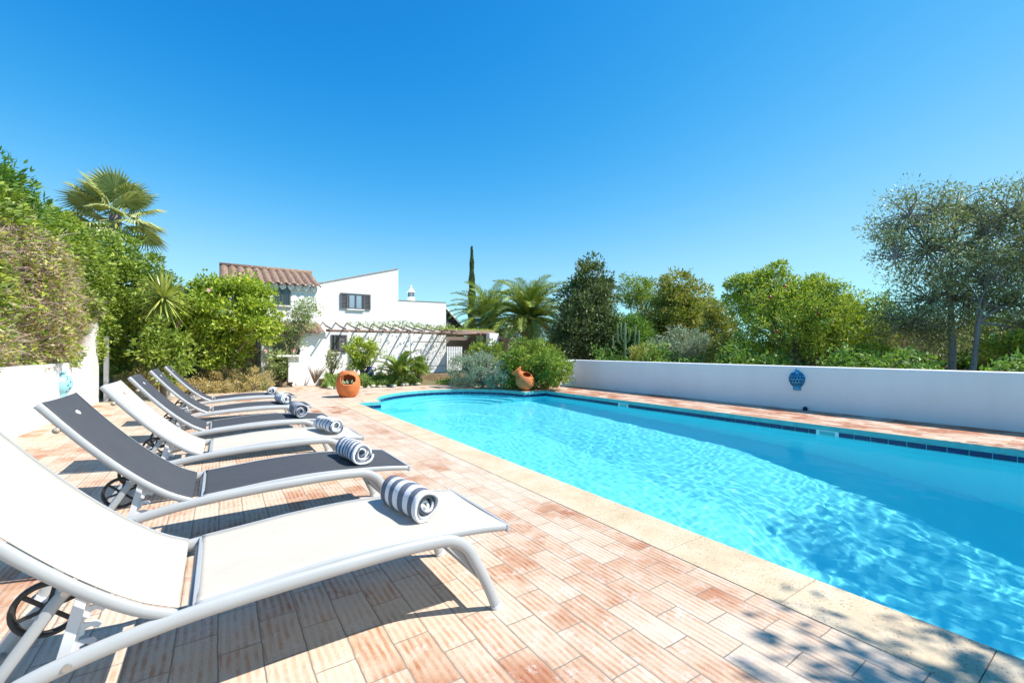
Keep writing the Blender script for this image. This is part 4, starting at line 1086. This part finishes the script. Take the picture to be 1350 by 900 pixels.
# ---- big yellow-green hibiscus-like bush
e = shrub('hibiscus_bush', 'large yellow-green bush with a few pink flowers in front of the tiled roof', 'bush',
      [px_ell(300,412,52,42,13.4,1.1), px_ell(342,425,22,32,13.4,.7), px_ell(262,422,24,40,13.2,.9), px_ell(328,382,24,16,13.6,.5), px_ell(285,462,38,24,13.2,.6), px_ell(285,378,24,18,13.4,.5)], 470, .20, 50, .11, .06, G_YEL, 41, up=.1, r0=.07)
def flowers(parent, ells, n, r_, mat, seed, name='flower'):
    rs = np.random.RandomState(seed); C, U = clumps(ells, n, seed, .9)
    L0 = parent.location
    for k in range(n):
        mb = MB(); c = Vector(C[k])-Vector(L0); ax = Vector(U[k]).normalized(); c = c+ax*.1
        q = ax.to_track_quat('Z','Y').to_matrix()
        for j in range(5):
            a = 2*math.pi*j/5; P_ = [q@Vector((0,0,0)), q@Vector((r_*math.cos(a-.5),r_*math.sin(a-.5),r_*.3)), q@Vector((r_*1.25*math.cos(a),r_*1.25*math.sin(a),r_*.5)), q@Vector((r_*math.cos(a+.5),r_*math.sin(a+.5),r_*.3))]
            mb.add([c+p for p in P_], [(0,1,2,3)])
        mb.build(name, mat, parent, fixn=False)
flowers(e, [px_ell(300,420,66,60,13.0,1.0)], 6, .055, M_PINK, 3)
# pale vine climbing the porch, left block
G_PALE = leaf_mat('pale_vine_leaves', [(.10,.15,.04),(.22,.27,.10),(.34,.38,.18)], trans=.3)
e = shrub('climbing_plant', 'light green climber growing up the white porch wall left of the facade', 'climber',
      [px_ell(388,425,24,20,14.9,.3), px_ell(376,452,18,24,14.8,.3), px_ell(366,478,18,20,14.5,.3), px_ell(405,412,14,14,15.0,.25)], 130, .17, 40, .08, .035, G_PALE, 43, nb=18, r0=.03, shell=.1)
flowers(e, [px_ell(370,455,20,24,14.3,.3)], 5, .06, M_PINK, 8)
shrub('dark_shrub', 'dark green shrub in the shade behind the white masonry table', 'shrub', [px_ell(380,482,14,16,15.6,.3)], 45, .18, 45, .08, .035, G_MID, 44, nb=12, r0=.03)
# ---- dry yellow shrubs by the far loungers: one by one
spots = [(180,504,24,15,11.4),(258,508,26,16,12.6),(292,504,28,20,13.0),(330,503,28,20,13.4),(222,510,22,13,12.0)]
labs = ['low straw-coloured shrub behind the backrest of the white lounger', 'dry reddish-yellow shrub left of the two taller straw-coloured ones', 'tall straw-coloured shrub behind the seat of the farthest lounger',
        'straw-coloured shrub at the right end of its row, beside the path', 'smallest dry shrub seen between the charcoal backrests']
for i, (u, v, ru, rv, d) in enumerate(spots):
    shrub('dry_shrub', labs[i], 'shrub', [px_ell(u, v, ru, rv, d), px_ell(u+6, v+4, ru*.8, rv*.8, d-.2)], 70, .12, 60, .06, .018, G_DRY, 50+i, group='dry shrubs beside the deck', up=.6, nb=20, r0=.015, shell=.2)
# orange flower pot between the loungers
P_ = at(237, 521, d=12.6)
fpn = empty('flower_pot', (P_.x, P_.y, 0), 0, 'small orange clay pot with dark leaves behind the charcoal backrests', 'pot')
MB().lathe([(.001,0),(.10,0),(.15,.22),(.165,.22),(.165,.26),(.13,.26),(.12,.2)], 18).build('clay_pot', M_TERRA, fpn, smooth=True)
crown('foliage', [(0,0,.34,.14,.14,.10)], 14, .06, 22, .06, .03, G_DARK, fpn, 71)
# ---- beds in front of the house
def bed(name, poly, n, h, mat, seed, label, ln=.09, wd=.03, cat='ground cover'):
    rs = np.random.RandomState(seed); P2 = np.array(poly); lo, hi = P2.min(0), P2.max(0); pts = []
    while len(pts) < n:
        q = lo+(hi-lo)*rs.rand(4*n,2); ins = np.zeros(len(q), bool); j = len(P2)-1
        for i in range(len(P2)):
            c_ = ((P2[i,1] > q[:,1]) != (P2[j,1] > q[:,1])) & (q[:,0] < (P2[j,0]-P2[i,0])*(q[:,1]-P2[i,1])/(P2[j,1]-P2[i,1]+1e-9)+P2[i,0]); ins ^= c_; j = i
        pts += list(q[ins])
    q = np.array(pts[:n]); hh = h*(.45+.35*np.sin(q[:,0]*4.1+q[:,1]*2)+.3*np.sin(q[:,0]*9-q[:,1]*7)+.25)
    z = np.maximum(.02, hh)*rs.rand(n)**.6
    o = leaves(name, np.stack([q[:,0],q[:,1],z],1), np.stack([rs.normal(size=n)*.5,rs.normal(size=n)*.5,np.ones(n)*.7],1), ln, wd, mat, None, seed)
    tag(o, label, cat, kind='stuff'); return o
G_COVER = leaf_mat('ground_cover_leaves', [(.04,.08,.015),(.10,.17,.03),(.20,.27,.06),(.36,.38,.14)])
bed('ground_cover', [(2.95,14.75),(4.6,14.6),(6.0,14.65),(6.4,16.6),(3.1,16.6),(2.8,15.4)], 14000, .32, G_COVER, 81, 'low green ground cover filling the bed between the pool and the house')
bed('ground_cover', [(6.3,14.35),(7.2,13.85),(8.8,12.65),(9.9,12.1),(9.9,12.8),(7.2,14.8)], 5000, .22, G_MID, 82, 'dark low plants under the clipped hedge behind the rounded pool end')
bed('garden_plants', [(-2.3,15.75),(1.2,15.35),(1.2,17.2),(-2.3,17.2)], 9000, .40, G_MID, 83, 'dark green undergrowth below the big bush and the yuccas')
rs = random.Random(17); M_ROCK = rnd_mat('pale_rock', [(.42,.36,.28),(.62,.57,.48),(.5,.45,.38)], .9, 6)
rk = []
for k in range(16):
    t = k/15; x = 2.9+2.9*t+rs.uniform(-.05,.05); y = 14.72-.10*math.sin(t*3)+rs.uniform(-.05,.05)
    bm = bmesh.new(); bmesh.ops.create_icosphere(bm, subdivisions=2, radius=1)
    sx, sy, sz = rs.uniform(.06,.13), rs.uniform(.05,.10), rs.uniform(.03,.07)
    for v in bm.verts: nn = 1+.25*noise.noise(v.co*1.5+Vector((k*7,0,0))); v.co = Vector((v.co.x*sx*nn, v.co.y*sy*nn, v.co.z*sz*nn))
    me = bpy.data.meshes.new('edging_stone'); bm.to_mesh(me); bm.free(); me.materials.append(M_ROCK)
    o = bpy.data.objects.new('edging_stone', me); COL.objects.link(o); o.location = (x, y, sz*.6); o.rotation_euler.z = rs.uniform(0,3)
    tag(o, 'pale rounded edging stone along the green bed before the house', 'stone', 'edging stones along the bed')
# agave-like brown plant, orange-flowered plant, navy jar
G_AGA = simple('dusty_succulent', (.26,.20,.15), .6, .3, 12)
c = at(415, 499, d=15.2); ag = empty('spiky_plant', (c.x, c.y, 0), 0, 'brownish spiky plant with bare upright stems before the white porch pier', 'plant')
mb = MB(); rs = random.Random(4)
for k in range(16):
    a = rs.uniform(0,6.28); t = rs.uniform(.25,.85); l_ = rs.uniform(.35,.62); mb.tube([(0,0,.1),(math.cos(a)*t*l_*.5,math.sin(a)*t*l_*.5,.1+l_*.55),(math.cos(a)*t*l_,math.sin(a)*t*l_,.12+l_)], [.03,.028,.006], 5)
mb.build('stems', G_AGA, ag, smooth=True)
shrub('flowering_plant', 'small plant with orange flowers in the gap beside the shuttered ground-floor window', 'plant', [px_ell(436,478,7,16,16.3,.2)], 18, .12, 40, .07, .03, G_AUT, 91, nb=8, r0=.02)
c = at(487, 497, d=16.2); jr = empty('ceramic_jar', (c.x, c.y, .10), 0, 'navy blue glazed jar standing half hidden in the bed before the house', 'jar')
M_NAVY = simple('navy_glaze', (.012,.02,.075), .15, .3, 20)
MB().lathe([(.001,0),(.10,0),(.15,.14),(.17,.26),(.14,.38),(.08,.45),(.07,.50),(.10,.54),(.06,.53)], 20).build('jar_body', M_NAVY, jr, smooth=True)
for s in (-1,1): MB().tube(smooth_path([(s*.15,0,.32),(s*.24,0,.40),(s*.20,0,.48),(s*.08,0,.49)],4), .018, 6).build('handle', M_NAVY, jr, smooth=True)
# shrubs against the facade
shrub('bougainvillea', 'rounded golden-green bush in front of the ground-floor shutters', 'bush', [px_ell(477,462,19,17,16.2,.5), px_ell(474,478,11,10,16.2,.4)], 80, .16, 55, .08, .045, G_YEL, 93, nb=20, r0=.04)
shrub('green_bush', 'small round green bush at the right end of the bed by the patio', 'bush', [px_ell(551,483,13,12,15.6,.35)], 45, .13, 45, .09, .03, G_BRIGHT, 94, nb=12, r0=.03, up=.6)
# cycad-like small palm
c = at(527, 492, d=15.4); cp = empty('small_palm', (c.x, c.y, 0), 0, 'young feathery palm with upright arching fronds in the bed before the facade', 'palm')
G_CYC = leaf_mat('young_palm_leaf', [(.05,.09,.015),(.12,.18,.03),(.24,.28,.06)], trans=.25)
v0 = date_frond(1.35, 300, G_CYC)
MB().tube([(0,0,0),(0,0,.3)], [.09,.08], 8).build('trunk', M_BARK, cp)
for k in range(20):
    o = v0 if k == 0 else v0.copy()
    if k: COL.objects.link(o)
    o.parent = cp; o.matrix_local = Matrix.Translation((0,0,.28)) @ orient(k*2.4, R(80-2.6*k), 0) @ Matrix.Scale(.75+.25*random.Random(k).random(),4)
# vines on the pergola and the mossy top of the shelter
rsn = np.random.RandomState(12); n = 700; x = rsn.rand(n)**.8*4.6-1.4
z = pgz+.09+rsn.rand(n)*.10+.16*np.clip(rsn.rand(n)+.0,0,1)*np.maximum(0,np.sin(x*2.1))
y = rsn.rand(n)*1.5-.1; z += y*.21
leaves('vine', np.stack([x,y,z],1), rsn.normal(size=(n,3))+np.array([0,0,.2]), 0.075, .045, G_COVER, pg, 13)
n = 1500; yv = rsn.rand(n); leaves('moss', np.stack([q0[0]+rsn.rand(n)*(q1[0]-q0[0]), yv*1.4, q0[2]+.10+.02*rsn.rand(n)],1), rsn.normal(size=(n,3))*.4+np.array([0,0,1]), .07, .03, G_YEL, sh, 14)
# ---- clipped grey-green hedge and bright shrub behind the pool end
shrub('clipped_hedge', 'clipped grey-green silvery hedge behind the rounded pool end', 'hedge',
      [px_ell(612,489,22,23,14.6,.6), px_ell(638,490,24,24,14.2,.6), px_ell(655,494,14,18,13.9,.5)], 260, .13, 60, .05, .022, G_SILVER, 95, nb=30, r0=.03, shell=.55)
shrub('pittosporum_bush', 'bright green rounded bush between the tilted jar and the long wall', 'bush',
      [px_ell(702,480,37,32,14.2,.8), px_ell(728,486,20,22,13.6,.6), px_ell(682,492,20,20,14.0,.5)], 300, .18, 55, .085, .042, G_BRIGHT, 96, nb=30, r0=.04, shell=.5)
e = shrub('flowering_shrub', 'loose green shrub with white blossom before the white pillar', 'shrub', [px_ell(648,464,13,13,15.2,.4), px_ell(632,462,12,10,15.4,.4)], 60, .15, 40, .09, .04, G_BRIGHT, 97, nb=14, r0=.03)
flowers(e, [px_ell(650,468,13,11,14.8,.3)], 14, .06, simple('white_petals', (.7,.7,.66), .6), 5)
# ---- trees beyond the long wall
def tree(u0, u1, vt, vb, d, label, mat, seed, ncl=260, rc=None, per=55, ln=.16, wd=.06, name='tree', extra=(), **kw):
    cu = (u0+u1)/2; ru = (u1-u0)/2; rv = (vb-vt)/2; k = d/FPX
    el = [px_ell(cu, vt+rv*1.15, ru*.92, rv*.95, d)]+[px_ell(*x_, d+dd) for x_, dd in extra]
    return shrub(name, label, 'tree', el, ncl, rc or .11*ru*k*2, per, ln, wd, mat, seed, **kw)
tree(742,812,368,480,20,'dark dense evergreen tree with a pointed top right of the date palms', G_DARK, 110, 420, .34, 70, .17, .07, extra=[((775,366,18,24),0),((772,400,34,30),0),((757,440,26,34),-.5),((800,445,20,32),-.5),((790,385,20,20),.3)])
tree(812,872,372,400,25,'flat-topped feathery light green tree with thin bare stems behind the cactus', G_BRIGHT, 111, 110, .32, 48, .15, .045, extra=[((828,372,13,9),0),((850,378,16,10),0),((838,395,24,10),.4)], r0=.07, fork=.62, nb=16, bark=M_BARKG)
tree(845,940,370,478,21.5,'broad mid-green tree with yellowish tips in the middle of the tree row', G_AUT, 112, 420, .36, 60, .16, .06, extra=[((893,378,28,18),0),((915,400,28,24),0),((870,420,30,34),0),((905,445,40,30),-.6)], r0=.12)
tree(805,862,410,480,19.5,'mid-green tree filling the gap behind the cactus', G_MID, 113, 200, .3, 55, .14, .055)
tree(922,972,392,480,18.5,'small tree with orange-tinged leaves left of the fruit tree', G_AUT, 114, 170, .26, 50, .13, .05)
e = shrub('pomegranate_tree', 'yellow-green fruit tree with pointed shoots and dark red fruit beyond the wall', 'tree',
      [px_ell(1050,432,88,48,13.2,1.6), px_ell(1000,392,40,30,13.2,1.0), px_ell(1062,400,40,32,13.0,1.0), px_ell(1022,362,10,22,13.2,.3), px_ell(975,385,14,20,13.4,.4), px_ell(1080,375,10,14,13.2,.3), px_ell(1115,398,9,16,13.1,.3), px_ell(995,370,9,14,13.2,.3), px_ell(1130,440,32,34,13.0,.8), px_ell(1152,425,26,36,13.4,.6)],
      980, .19, 54, .09, .038, G_POM, 120, bark=M_BARKG, nb=50, r0=.06, fork=.3, up=.4, shell=.3)
rs = random.Random(3); C, U = clumps([px_ell(1050,415,80,42,12.4,.8)], 12, 9, .8)
for k in range(12): 
    c = Vector(C[k])-e.location; MB().lathe([(.001,-.045),(.03,-.035),(.045,0),(.03,.035),(.012,.045),(.016,.06),(.001,.06)], 10, c).build('fruit', M_RED, e, smooth=True)
shrub('silver_bush', 'silvery blue-green bush just beyond the wall, right of the cactus', 'bush', [px_ell(903,455,36,22,15.2,.8), px_ell(875,462,20,14,15.0,.5), px_ell(925,460,22,18,15.0,.5)], 200, .19, 50, .08, .032, G_SILVER, 121, nb=24, r0=.04, up=.5)
shrub('yellowish_bush', 'low dull yellow bush at the wall between the cactus and the silvery bush', 'bush', [px_ell(852,466,18,11,14.4,.5)], 70, .14, 45, .07, .03, G_AUT, 122, nb=14, r0=.03)
shrub('yellow_shrub', 'low yellow-green shrub at the wall beneath the olive branches', 'shrub', [px_ell(1145,468,24,16,11.6,.5), px_ell(960,462,22,16,14.0,.6)], 90, .16, 45, .075, .032, G_POM, 123, nb=14, r0=.03) if False else None
shrub('low_shrub', 'low yellow-green shrub at the wall left of the olive trunks', 'shrub', [px_ell(1140,470,26,15,11.6,.5)], 80, .14, 45, .075, .032, G_POM, 124, nb=14, r0=.03)
shrub('low_shrub', 'low mottled green shrub at the wall left of the fruit tree', 'shrub', [px_ell(957,462,24,18,14.2,.6)], 90, .15, 45, .075, .032, G_AUT, 125, nb=14, r0=.03)
shrub('dry_bush', 'greyish pink dry bush seen under the left edge of the olive tree', 'bush', [px_ell(1168,450,20,20,12.8,.6)], 60, .17, 60, .09, .014, M_TWIG, 126, nb=20, r0=.03)
shrub('low_shrub', 'small bright shrub on the wall line at the right edge of the picture', 'shrub', [px_ell(1345,462,18,20,9.6,.5)], 60, .13, 40, .09, .04, G_BRIGHT, 127, nb=12, r0=.03)
shrub('green_shrub', 'dense mid-green shrub behind the olive trunks, right half', 'shrub', [px_ell(1310,448,50,30,13.0,.8)], 170, .2, 50, .10, .04, G_MID, 141, nb=24, r0=.04)
shrub('green_shrub', 'dull olive-green shrub behind the upright olive trunk, left half', 'shrub', [px_ell(1215,450,44,28,13.6,.8)], 150, .2, 50, .09, .035, G_OLIVE, 142, nb=24, r0=.04)
# cactus
M_CACT = simple('cactus_skin', (.20,.26,.12), .6, .2, 20)
c = at(824, 474, d=15.8); cc_ = empty('cactus', (c.x, c.y, 0), 0, 'tall branching columnar cactus standing just beyond the wall', 'cactus')
def arm(pts, r_, name):
    P_ = smooth_path(pts, 5); mb = MB(); n_ = 10; vs = []; m_ = len(P_)
    for i, p in enumerate(P_):
        for k in range(n_): t_ = 2*math.pi*k/n_; rr = r_*(1 if k%2 else .68)*(1 if i < m_-1 else .3); vs.append(p+Vector((math.cos(t_)*rr, math.sin(t_)*rr, 0)))
    mb.add(vs, [(i*n_+k, i*n_+(k+1)%n_, (i+1)*n_+(k+1)%n_, (i+1)*n_+k) for i in range(m_-1) for k in range(n_)]); mb.build(name, M_CACT, cc_, fixn=False)
hz = at(824,425,d=15.8).z; rg = Vector((math.cos(YAW),-math.sin(YAW),0))
arm([Vector((0,0,0)), Vector((0,0,hz*.5)), Vector((0,0,hz))], .05, 'stem')
for s, h0, wv, ht in ((-1,.62,.26,.98),(1,.56,.36,.96),(1,.66,.18,.90),(-1,.70,.14,1.0),(1,.5,.48,.88),(-1,.5,.42,.80)):
    arm([Vector((0,0,hz*h0)), rg*s*wv*.8+Vector((0,0,hz*(h0+.05))), rg*s*wv+Vector((0,0,hz*(h0+.15))), rg*s*wv*1.05+Vector((0,0,hz*ht))], .034, 'branch')
# ---- olives on the right
def olive(name, label, base, lims, targets_ells, seed, r0, ncl, lean=(0,0)):
    e = empty(name, base, 0, label, 'tree'); el = [(a-base[0], b-base[1], *r) for a, b, *r in targets_ells]
    rs = random.Random(seed); C, U = clumps(el, ncl, seed, .25)
    # limbs: fork into several, then twigs to clumps
    mb = MB(); b = Vector((0,0,0)); fk = Vector((lean[0], lean[1], lims[0]))
    mb.tube(smooth_path([b, b.lerp(fk,.5)+Vector((.05,-.03,0)), fk], 5), [r0*(1.2-.45*i/10) for i in range(11)], 9)
    hubs = []
    for (a, x, y, z) in lims[1]:
        t = Vector((x,y,z)); s_ = fk if a < 0 else hubs[a]
        m1 = s_.lerp(t,.5)+Vector((rs.uniform(-.12,.12),rs.uniform(-.12,.12),rs.uniform(-.05,.1)))
        q = smooth_path([s_, m1, t], 5); k = len(q); ra = r0*(.62 if a < 0 else .36); mb.tube(q, [ra*(1-.5*i/(k-1)) for i in range(k)], 6, cap=False); hubs.append(t)
    for c_ in C:
        c_ = Vector(c_); h_ = min(hubs, key=lambda t: (t-c_).length+rs.uniform(0,.3)); m1 = h_.lerp(c_,.5)+Vector((rs.uniform(-.12,.12),rs.uniform(-.12,.12),rs.uniform(-.05,.12)))
        q = smooth_path([h_, m1, c_], 3); k = len(q); mb.tube(q, [.016*(1-.75*i/(k-1))+.002 for i in range(k)], 4, cap=False)
    mb.build('trunk', M_BARKG, e, smooth=True, fixn=False)
    rsn = np.random.RandomState(seed); per = 52; n = ncl*per; ci = np.repeat(np.arange(ncl), per); u = in_ell(rsn, n, .1)
    rr = .28*(.55+.9*rsn.rand(ncl)); P = C[ci]+u*rr[ci][:,None]*np.array([1,1,.85]); D = u*.5+rsn.normal(size=(n,3))*.6+np.array([0,0,.25])
    leaves('crown', P, D, .09, .026, G_OLIVE, e, seed)
dO = 10.6
bo = at(1253, 484, d=dO); bx_, by_ = bo.x, bo.y
def loc(u, v, d): p = at(u, v, d=d); return (p.x-bx_, p.y-by_, p.z)
olive('olive_tree', 'tall airy olive tree with an upright grey trunk beyond the wall', (bx_, by_, 0), (loc(1248,400,dO)[2], [(-1,*loc(1222,330,dO)),(-1,*loc(1256,320,dO)),(-1,*loc(1290,350,dO+.4)),(0,*loc(1200,285,dO)),(0,*loc(1235,275,dO)),(1,*loc(1262,270,dO)),(2,*loc(1310,290,dO+.5)),(0,*loc(1180,340,dO-.2)),(-1,*loc(1205,425,dO+.3)),(-1,*loc(1225,395,dO+.2)),(0,*loc(1195,300,dO)),(-1,*loc(1280,380,dO+.3))]),
      [px_ell(1205,290,36,42,dO,.9), px_ell(1250,275,36,30,dO,.9), px_ell(1235,345,55,42,dO,1.1), px_ell(1170,325,22,16,dO,.4), px_ell(1275,320,36,50,dO+.3,1.0), px_ell(1215,408,42,34,dO+.2,.9), px_ell(1195,430,30,30,dO+.6,.7), px_ell(1240,440,46,30,dO+.7,.7)], 130, .075, 400)
d2 = 10.0
bo = at(1272, 484, d=d2); bx_, by_ = bo.x, bo.y
olive('olive_tree', 'second olive tree with a leaning forked trunk at the right edge', (bx_, by_, 0), (loc(1290,425,d2)[2], [(-1,*loc(1305,370,d2)),(-1,*loc(1335,400,d2)),(0,*loc(1300,300,d2)),(0,*loc(1330,285,d2)),(1,*loc(1360,340,d2)),(-1,*loc(1345,430,d2)),(-1,*loc(1300,400,d2))]),
      [px_ell(1320,275,36,34,d2,.9), px_ell(1340,330,46,50,d2,1.1), px_ell(1300,380,40,34,d2+.3,.9), px_ell(1345,410,36,36,d2,.8), px_ell(1395,310,40,60,d2,1.0)], 131, .06, 380, lean=loc(1290,425,d2)[:2])
# low wood behind everything, too dense to count
def wood():
    rs = np.random.RandomState(9); n = 34000; u = 560+rs.rand(n)*1000; 
    top = 446+9*np.sin(u*.021)+7*np.sin(u*.063+1)+4*np.sin(u*.17)
    d = 26+rs.rand(n)*5; v = top+(482-top)*rs.rand(n)**1.3
    a = (u-675)/FPX; s, c = math.sin(YAW), math.cos(YAW); P = np.stack([d*(s+a*c), d*(c-a*s), EYE-d*(v-461)/FPX], 1)
    o = leaves('far_wood', P, rs.normal(size=(n,3))+np.array([0,-.3,.3]), .42, .22, G_MID, None, 10); tag(o, 'distant low wood seen as one mass between the garden trees', 'wood', kind='stuff')
wood()
# dark undergrowth strip just beyond the wall
rsn = np.random.RandomState(30); n = 15000; yy = rsn.rand(n)*12.5-1.0
o = leaves('undergrowth', np.stack([11.0+rsn.rand(n)*1.2, yy, .1+rsn.rand(n)*(.95+.25*np.sin(yy*2.3)+.2*np.sin(yy*5.1))],1), rsn.normal(size=(n,3))+np.array([0,0,.4]), .12, .05, G_MID, None, 31); tag(o, 'mixed undergrowth growing along the back of the long wall', 'undergrowth', kind='stuff')
# tree standing to the right of the camera whose shade falls on the tiles and the pool
shrub('shade_tree', 'leafy tree to the right of the camera that throws the dappled shade', 'tree',
      [(7.1,-2.7,4.6,2.0,1.2,1.3),(4.95,-1.80,4.1,.65,.40,.42),(5.7,-2.5,4.2,1.0,.8,.6),(8.8,-1.85,4.7,2.8,1.1,1.0),(7.1,-1.95,4.4,1.4,.5,.6)], 300, .40, 60, .10, .045, G_MID, 140, base=(8.9,-3.6), r0=.12, nb=40)
